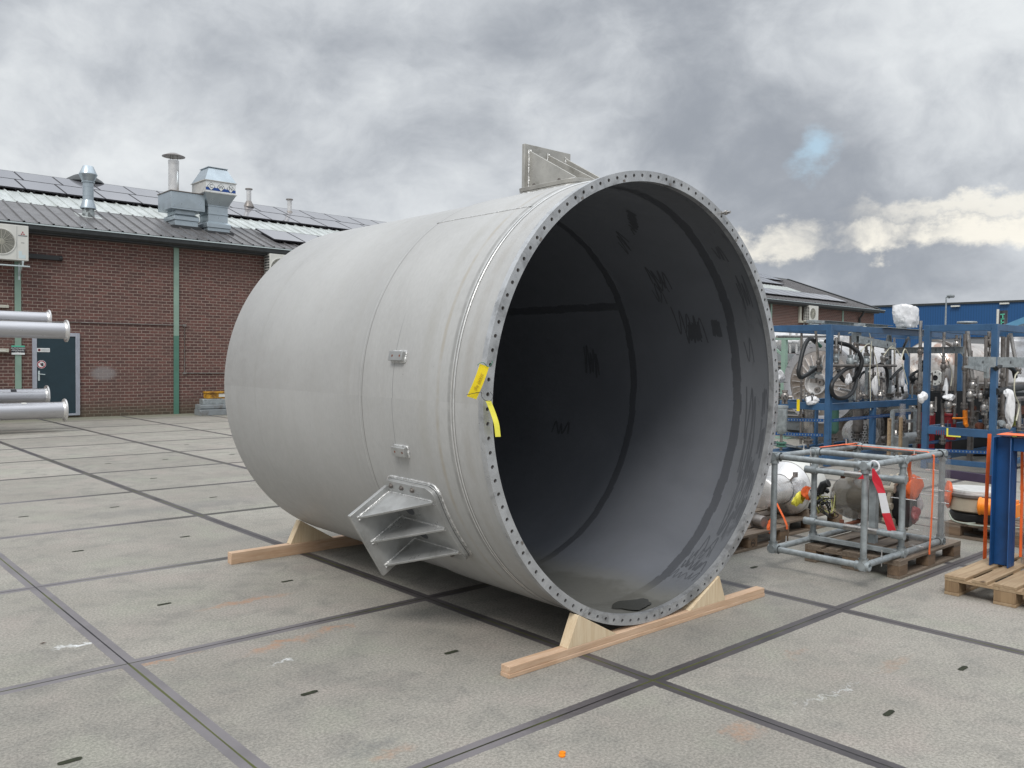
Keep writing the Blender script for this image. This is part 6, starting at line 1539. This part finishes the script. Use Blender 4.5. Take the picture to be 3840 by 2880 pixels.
T2 = empty('horizontal_tank', (18.4, 3.2, 0), 'stained stainless tank with a bolted round flange, seen between the two blue frames', 'tank')
tc = at(3478, 1410, 'x', 17.4); tc.z = 1.42; tr = .72
m_ = MB(); m_.lathe(tc, (1, -.1, 0), [(.001, -.30), (tr*.4, -.27), (tr*.75, -.16), (tr*.95, -.03), (tr, .08), (tr, 2.6), (.001, 2.7)], 56); m_.build('shell', mat('stained_steel', (.60, .56, .52), .3, .75, .2, 4, dirt=(.26, .13, .08), dscale=3.5, dlo=.5, dhi=.62), T2)
m_ = MB(); fc = at(3511, 1417, 'x', 17.05); m_.lathe(fc, (-1, .1, 0), [(.06, 0), (.16, 0), (.16, .05), (.06, .05)], 30); m_.lathe(fc+Vector((-.001, 0, 0)), (-1, .1, 0), [(.001, .02), (.06, .02)], 20, 1)
for k in range(8):
    a = 2*math.pi*k/8; m_.cyl(fc+Vector((-.04, .12*math.cos(a), .12*math.sin(a))), (-1, 0, 0), .014, .02, 8, 1)
m_.build('flange', [M['white'], M['ink']], T2)
m_ = MB(); m_.lathe(tc, (1, -.1, 0), [(tr+.02, .2), (tr+.05, .2), (tr+.05, .35), (tr+.02, .35)], 56); m_.build('band', M['steel_dull'], T2)
saddle(T2, tc.x+.4, tc.y, .45, .85); saddle(T2, tc.x+1.8, tc.y-.1, .45, .85)
T3 = empty('wrapped_tank', (19.5, .6, 0), 'tank hooded in white plastic sheet behind the second blue frame', 'wrapped tank')
a = at(*F2(1000, 560), 'x', 18.5); b = at(*F2(1508, 330), 'x', 18.5)
rr = random.Random(9); m_ = MB(); vs = []; n1_, n2_ = 26, 22
cx_, cy_ = 19.6, a.y-1.25
for i in range(n1_):
    t_ = i/(n1_-1)
    for k in range(n2_):
        ph_ = 2*math.pi*k/n2_; rad_ = (1.55*math.sin(min(1, t_*1.05)*math.pi/2)**.7)*(1+.07*math.sin(5*ph_+6*t_)+rr.uniform(-.04, .04))
        vs.append((cx_+rad_*.75*math.cos(ph_), cy_+rad_*math.sin(ph_), max(.9, 2.92-1.7*t_**1.4+rr.uniform(-.03, .03))))
m_.add(vs, [(i*n2_+k, i*n2_+(k+1) % n2_, (i+1)*n2_+(k+1) % n2_, (i+1)*n2_+k) for i in range(n1_-1) for k in range(n2_)]); m_.build('sheet', M['white_wrap'], T3, ang=20)
m_ = MB(); m_.lathe((cx_, cy_, .0), (0, 0, 1), [(.7, 0), (.7, .3), (1.0, .35), (1.0, 1.6), (.001, 1.7)], 40); m_.build('tank', M['steel_bright'], T3)
# grey louvred container
a, b = at(*F1(165, 380), 'x', 16.2), at(*F1(345, 780), 'x', 16.2)
LC = empty('louvred_container', (17.2, a.y, 0), 'grey louvred steel container at the left behind the first frame', 'container')
m_ = MB(); m_.bb((16.2, a.y-1.4, .12), (18.4, a.y+.9, a.z)); m_.build('body', M['grey_paint'], LC, bevel=.01)
for k in range(14):
    z_ = .35+k*(a.z-.45)/14; m_ = MB(); m_.bar((16.185, a.y-1.35, z_), (16.185, a.y+.85, z_), .05, .03, (.5, 0, 1)); m_.build('louvre', M['steel_dull'], LC, smooth=False)
m_ = MB(); m_.bb((16.2, a.y-1.4, 0), (16.4, a.y+.9, .12)); m_.bb((18.2, a.y-1.4, 0), (18.4, a.y+.9, .12)); m_.build('skid', M['black'], LC, smooth=False)
MG = empty('pipe_manifold', (16.9, a.y-.2, a.z), 'shiny steel pipe manifold on top of the grey container', 'manifold')
m_ = MB(); m_.lathe((17.2, a.y+.8, a.z+.30), (0, -1, 0), [(.001, 0), (.27, .05), (.28, .1), (.28, 2.0), (.001, 2.1)], 30); m_.build('drum', M['steel_bright'], MG)
for k in range(9):
    c_ = Vector((16.6+rnd.uniform(-.15, .2), a.y-.9+.22*k, a.z+.02)); m_ = MB(); m_.tube([c_, c_+Vector((0, 0, rnd.uniform(.3, .55)))], .028, 8); m_.tube([c_+Vector((-.02, -.08, .25)), c_+Vector((.0, .1, .27))], .04, 10); m_.build('branch_pipe', M['steel_bright'], MG)
a = at(*F1(250, 210), 'x', 15.4)
m_ = MB(); m_.bb((15.35, a.y-.05, 0), (15.45, a.y+.05, 2.15)); m_.bar((15.4, a.y+.6, 2.2), (15.4, a.y, 1.8), .05, .05); m_.bb((15.35, a.y-.4, 2.151), (15.45, a.y+.8, 2.21)); m_.bb((15.2, a.y-.2, 0.001), (15.6, a.y+.2, .02))
tag(m_.build('support_post', M['green'], None, smooth=False), 'pale green grey support post with a diagonal brace in front of the container', 'post')
# things on the ground below and behind the frames
def sheetbar(px0, py0, px1, py1, v, lab, mt='galv', w_=.25):
    a = at(*F1(px0, py0), 'y', v); b = at(*F1(px1, py1), 'y', v); m_ = MB(); m_.bar(a, b, w_, .03); m_.bar(a+Vector((0, w_/2, .04)), b+Vector((0, w_/2, .04)), .01, .08)
    tag(m_.build('steel_profile', M[mt], None, smooth=False), lab, 'steel profile', 'loose steel profiles under the frames')
sheetbar(300, 1300, 690, 1400, 3.6, 'upper bent galvanised profile leaning under the first frame'); sheetbar(230, 1420, 480, 1480, 3.2, 'wide grey galvanised sheet under the first frame', w_=.5); sheetbar(480, 1350, 700, 1470, 3.9, 'lower pale steel profile under the first frame', 'steel_bright', .15)
TB = empty('tube_bundle', (13.4, 1.3, 0), 'round tube plate with many holes lying behind the first frame', 'tube plate')
c_ = at(*F1(1140, 1300), 'y', 2.4); m_ = MB(); m_.lathe(c_, (-.75, -.66, 0), [(.001, 0), (.27, 0), (.27, -.02), (.25, -.5)], 32); m_.build('plate', M['steel_bright'], TB)
n_ = Vector((-.75, -.66, 0)).normalized(); e1_ = n_.cross(Vector((0, 0, 1))).normalized(); hm = MB()
for i in range(-5, 6):
    for j in range(-4, 5):
        u_, w__ = (i+.5*(j % 2))*.045, j*.045
        if math.hypot(u_, w__) < .22: hm.lathe(c_+n_*.0015+e1_*u_+Vector((0, 0, w__)), n_, [(.001, 0), (.015, 0)], 10)
hm.build('hole_row', M['ink'], TB, smooth=False)
m_ = MB(); m_.bb((c_.x, c_.y-.1, .0), (c_.x+.4, c_.y+.4, max(.05, c_.z-.27))); m_.build('block', M['pallet'], TB, smooth=False)
for (px, py, v, rad, hh, mt, lab) in ((2, 1440, 1.9, .16, .62, 'red', 'red cylindrical pump housing between the frames'),):
    pass
def drum(fx, px, py, plane, v, r_, h_, mt, lab, eyes=True):
    c_ = at(*fx(px, py), plane, v); A_ = empty('process_drum', (c_.x, c_.y, 0), lab, 'drum'); z0 = max(.02, c_.z)
    m_ = MB(); m_.lathe((c_.x, c_.y, z0), (0, 0, 1), [(.001, 0), (r_, .0), (r_, h_), (r_*1.15, h_), (r_*1.15, h_+.03), (.001, h_+.035)], 28); m_.build('body', M[mt], A_)
    for s_ in (-1, 1):
        m_ = MB(); m_.bb((c_.x+s_*r_*.6-.02, c_.y-.02, 0), (c_.x+s_*r_*.6+.02, c_.y+.02, z0)); m_.build('leg', M[mt], A_, smooth=False)
    if eyes:
        for s_ in (-1, 1):
            q_ = Vector((c_.x+s_*r_*.5, c_.y-s_*r_*.4, z0+h_+.075)); m_ = MB(); m_.tube([q_+Vector((.033*math.cos(2*math.pi*k/14), 0, .035*math.sin(2*math.pi*k/14))) for k in range(14)], .009, 6, closed=True); m_.build('lifting_eye', M['rust'], A_)
drum(F2, 655, 1500, 'x', 13.5, .11, .40, 'red', 'red drum with two lifting eyes inside the second blue frame')
drum(F2, 905, 1370, 'x', 13.6, .11, .25, 'steel_dull', 'beige drum with a lifting eye inside the second blue frame')
drum(F2, 1405, 1290, 'x', 14.6, .06, .32, 'yellow_dull', 'yellow drum behind the long white sleeve', False)
c_ = at(*F2(445, 1560), 'x', 14.0); c_.z = 0
m_ = MB(); m_.bb((c_.x, c_.y, 0), (c_.x+.2, c_.y+.22, .80)); tag(m_.build('red_cabinet', M['red'], None, bevel=.01), 'bright red cabinet behind the left post of the second frame', 'cabinet')
PU = empty('pump_set', (13.3, 1.4, 0), 'galvanised pump stand with a glass sight tube between the two frames', 'pump')
a = at(*F2(20, 1180), 'y', 1.75); b = at(*F2(300, 1170), 'y', 1.75)
for (p_, q_) in ((a, b), (at(*F2(20, 1300), 'y', 1.75), at(*F2(300, 1290), 'y', 1.75))):
    m_ = MB(); m_.bar(p_, q_, .05, .05); m_.build('rail', M['galv'], PU, smooth=False)
for px in (285,):
    t_ = at(*F2(px, 1170), 'y', 1.7); m_ = MB(); m_.bb((t_.x-.03, 1.67, 0), (t_.x+.03, 1.73, t_.z)); m_.build('stand_post', M['galv'], PU, smooth=False)
t_ = at(*F2(22, 1180), 'y', 1.7); m_ = MB(); m_.bb((t_.x-.03, 1.67, 0), (t_.x+.03, 1.73, t_.z)); m_.build('stand_post', M['galv'], PU, smooth=False)
c_ = at(*F2(75, 1420), 'y', 1.7)
m_ = MB(); m_.box((c_.x+.05, 1.7, .30), (.34, .22, .24)); m_.cyl((c_.x+.2, 1.7, .36), (1, -.6, .1), .10, .34, 24); m_.build('pump_body', M['grey_paint'], PU, bevel=.02)
m_ = MB(); m_.cyl((c_.x+.55, 1.5, .39), (1, -.6, .1), .11, .05, 24); m_.build('motor_cap', M['steel_bright'], PU)
pipe([(c_.x, 1.62, .42), (c_.x, 1.62, .70)], .03, PU, 'steel'); flangepair((c_.x, 1.62, .55), .07, PU); flangepair((c_.x, 1.62, .66), .07, PU)
m_ = MB(); m_.tube([(c_.x, 1.62, .72), (c_.x, 1.62, .98)], .05, 20); m_.build('sight_tube', M['film'], PU)
for px in (-20, 110):
    t_ = at(*F2(px, 1560), 'y', 1.6); m_ = MB(); m_.bb((t_.x-.03, 1.58, 0), (t_.x+.03, 1.62, .75)); m_.build('wooden_stake', M['pallet_new'], PU, smooth=False)
# shaded clutter deep between the frames: large vessel bases
for (px, v, lab) in ((560, 1.6, 'dark rubber lined tub standing behind the second frame'),):
    c_ = at(*F2(px, 1420), 'y', v); m_ = MB(); m_.lathe((c_.x+.6, c_.y, 0), (0, 0, 1), [(.5, 0), (.62, .02), (.62, 1.15), (.58, 1.15), (.58, .1), (.001, .1)], 36); tag(m_.build('dark_tub', M['dark'], None), lab, 'tub')
m_ = MB(); m_.bb((16.8, -.6, 0), (17.9, 1.2, 1.15)); tag(m_.build('dark_cabinet', M['gutter'], None, bevel=.02), 'dark machine housing in the shade behind the second frame', 'housing')
m_ = MB(); m_.bb((15.95, -3.2, .18), (16.8, -.9, .62)); m_.bb((16.0, -3.1, 0), (16.1, -1.0, .18)); m_.bb((16.6, -3.1, 0), (16.7, -1.0, .18)); tag(m_.build('blue_tray', mat('light_blue_paint', (.015, .16, .27), .45, 0, .1), None, bevel=.02), 'low light blue steel tray behind the second frame', 'tray')
# dark channel lying on the concrete behind the disc valve
a = at(3550, 1776, 'z', .06); b = at(3730, 1800, 'z', .06)
m_ = MB(); m_.bar((a.x, a.y, .06), (b.x, b.y, .06), .06, .12); m_.bar((a.x-.05, a.y+.02, .06), (a.x-.0, a.y, .06), .08, .125); tag(m_.build('purple_channel', mat('dark_violet_paint', (.045, .03, .06), .5, 0, .2), None, bevel=.004), 'dark violet channel lying on the ground left of the round valve', 'channel')

a, b, c_, d_ = at(3770, 1216, 'x', 17.6), at(3900, 1165, 'x', 17.6), at(3900, 1195, 'x', 17.6), at(3800, 1225, 'x', 17.6)
m_ = MB(); m_.prism([a, b, c_, d_], (1.6, 0, 0)); hd = tag(m_.build('blue_awning', mat('pale_blue_sheet', (.12, .30, .46), .35, 0, .1), None, smooth=False), 'sloping light blue cover over the white sheeted tank at the right edge', 'cover')
m_ = MB(); m_.bb((17.9, .2, 0), (18.0, .3, a.z-.02)); m_.build('prop', M['galv'], hd, smooth=False)
# darker plant deep in the rows
rr = random.Random(21)
for k in range(9):
    x_ = 13.6+k*.33; y_ = 2.25+rr.uniform(0, .6); h_ = rr.uniform(.35, .8); r_ = rr.uniform(.07, .14)
    A_ = empty('pump_unit', (x_, y_, 0), ('squat dark pump under the first frame, %s' % ('nearest', 'second', 'third', 'fourth', 'fifth', 'sixth', 'seventh', 'eighth', 'farthest')[k]) + ' along its right side', 'pump', 'small pumps under the first blue frame')
    m_ = MB(); m_.lathe((x_, y_, 0), (0, 0, 1), [(r_*1.2, 0), (r_*1.2, .03), (r_*.7, .04), (r_*.7, h_*.4), (r_, h_*.45), (r_, h_*.8), (r_*.5, h_), (.001, h_)], 18); m_.build('body', M[rr.choice(('steel_dull', 'grey_paint', 'rust', 'steel'))], A_)
    m_ = MB(); m_.cyl((x_-.05, y_-.05, h_*.3), (-.4, -1, 0), r_*.7, .18, 16); m_.build('nozzle', M['steel_dull'], A_)

for k in range(26):
    x_ = 13.2+rr.uniform(0, 3.4); y_ = rr.uniform(2.2, 3.0); z0, z1 = rr.choice(((1.0, 2.15), (1.0, 1.7), (.2, .9), (1.0, 1.5)))
    pipe([(x_, y_, z0), (x_, y_, z1)], rr.choice((.014, .02, .028)), S1, rr.choice(('steel', 'steel_dull', 'galv')))
    if rr.random() < .8: valve((x_, y_, rr.uniform(z0, z1)), S1, rr.uniform(1, 1.7), rr.choice(('steel', 'steel_dull', 'black')), rr.uniform(3, 5))
    if rr.random() < .5: flangepair((x_, y_, z0+.08), .06, S1)
for k in range(12):
    x_ = 13.0+rr.uniform(0, 2.6); y_ = rr.uniform(.0, .85); z0, z1 = rr.choice(((.68, 2.15), (.68, 1.4), (.2, .6)))
    pipe([(x_, y_, z0), (x_, y_, z1)], rr.choice((.016, .022, .03)), S2, rr.choice(('steel', 'steel_dull', 'steel_dull')))
    valve((x_, y_, rr.uniform(z0, z1)), S2, rr.uniform(1, 1.7), rr.choice(('steel', 'steel_dull', 'black')), rr.uniform(3, 5))
    if k % 2: flangepair((x_, y_, z0+.1), .07, S2)
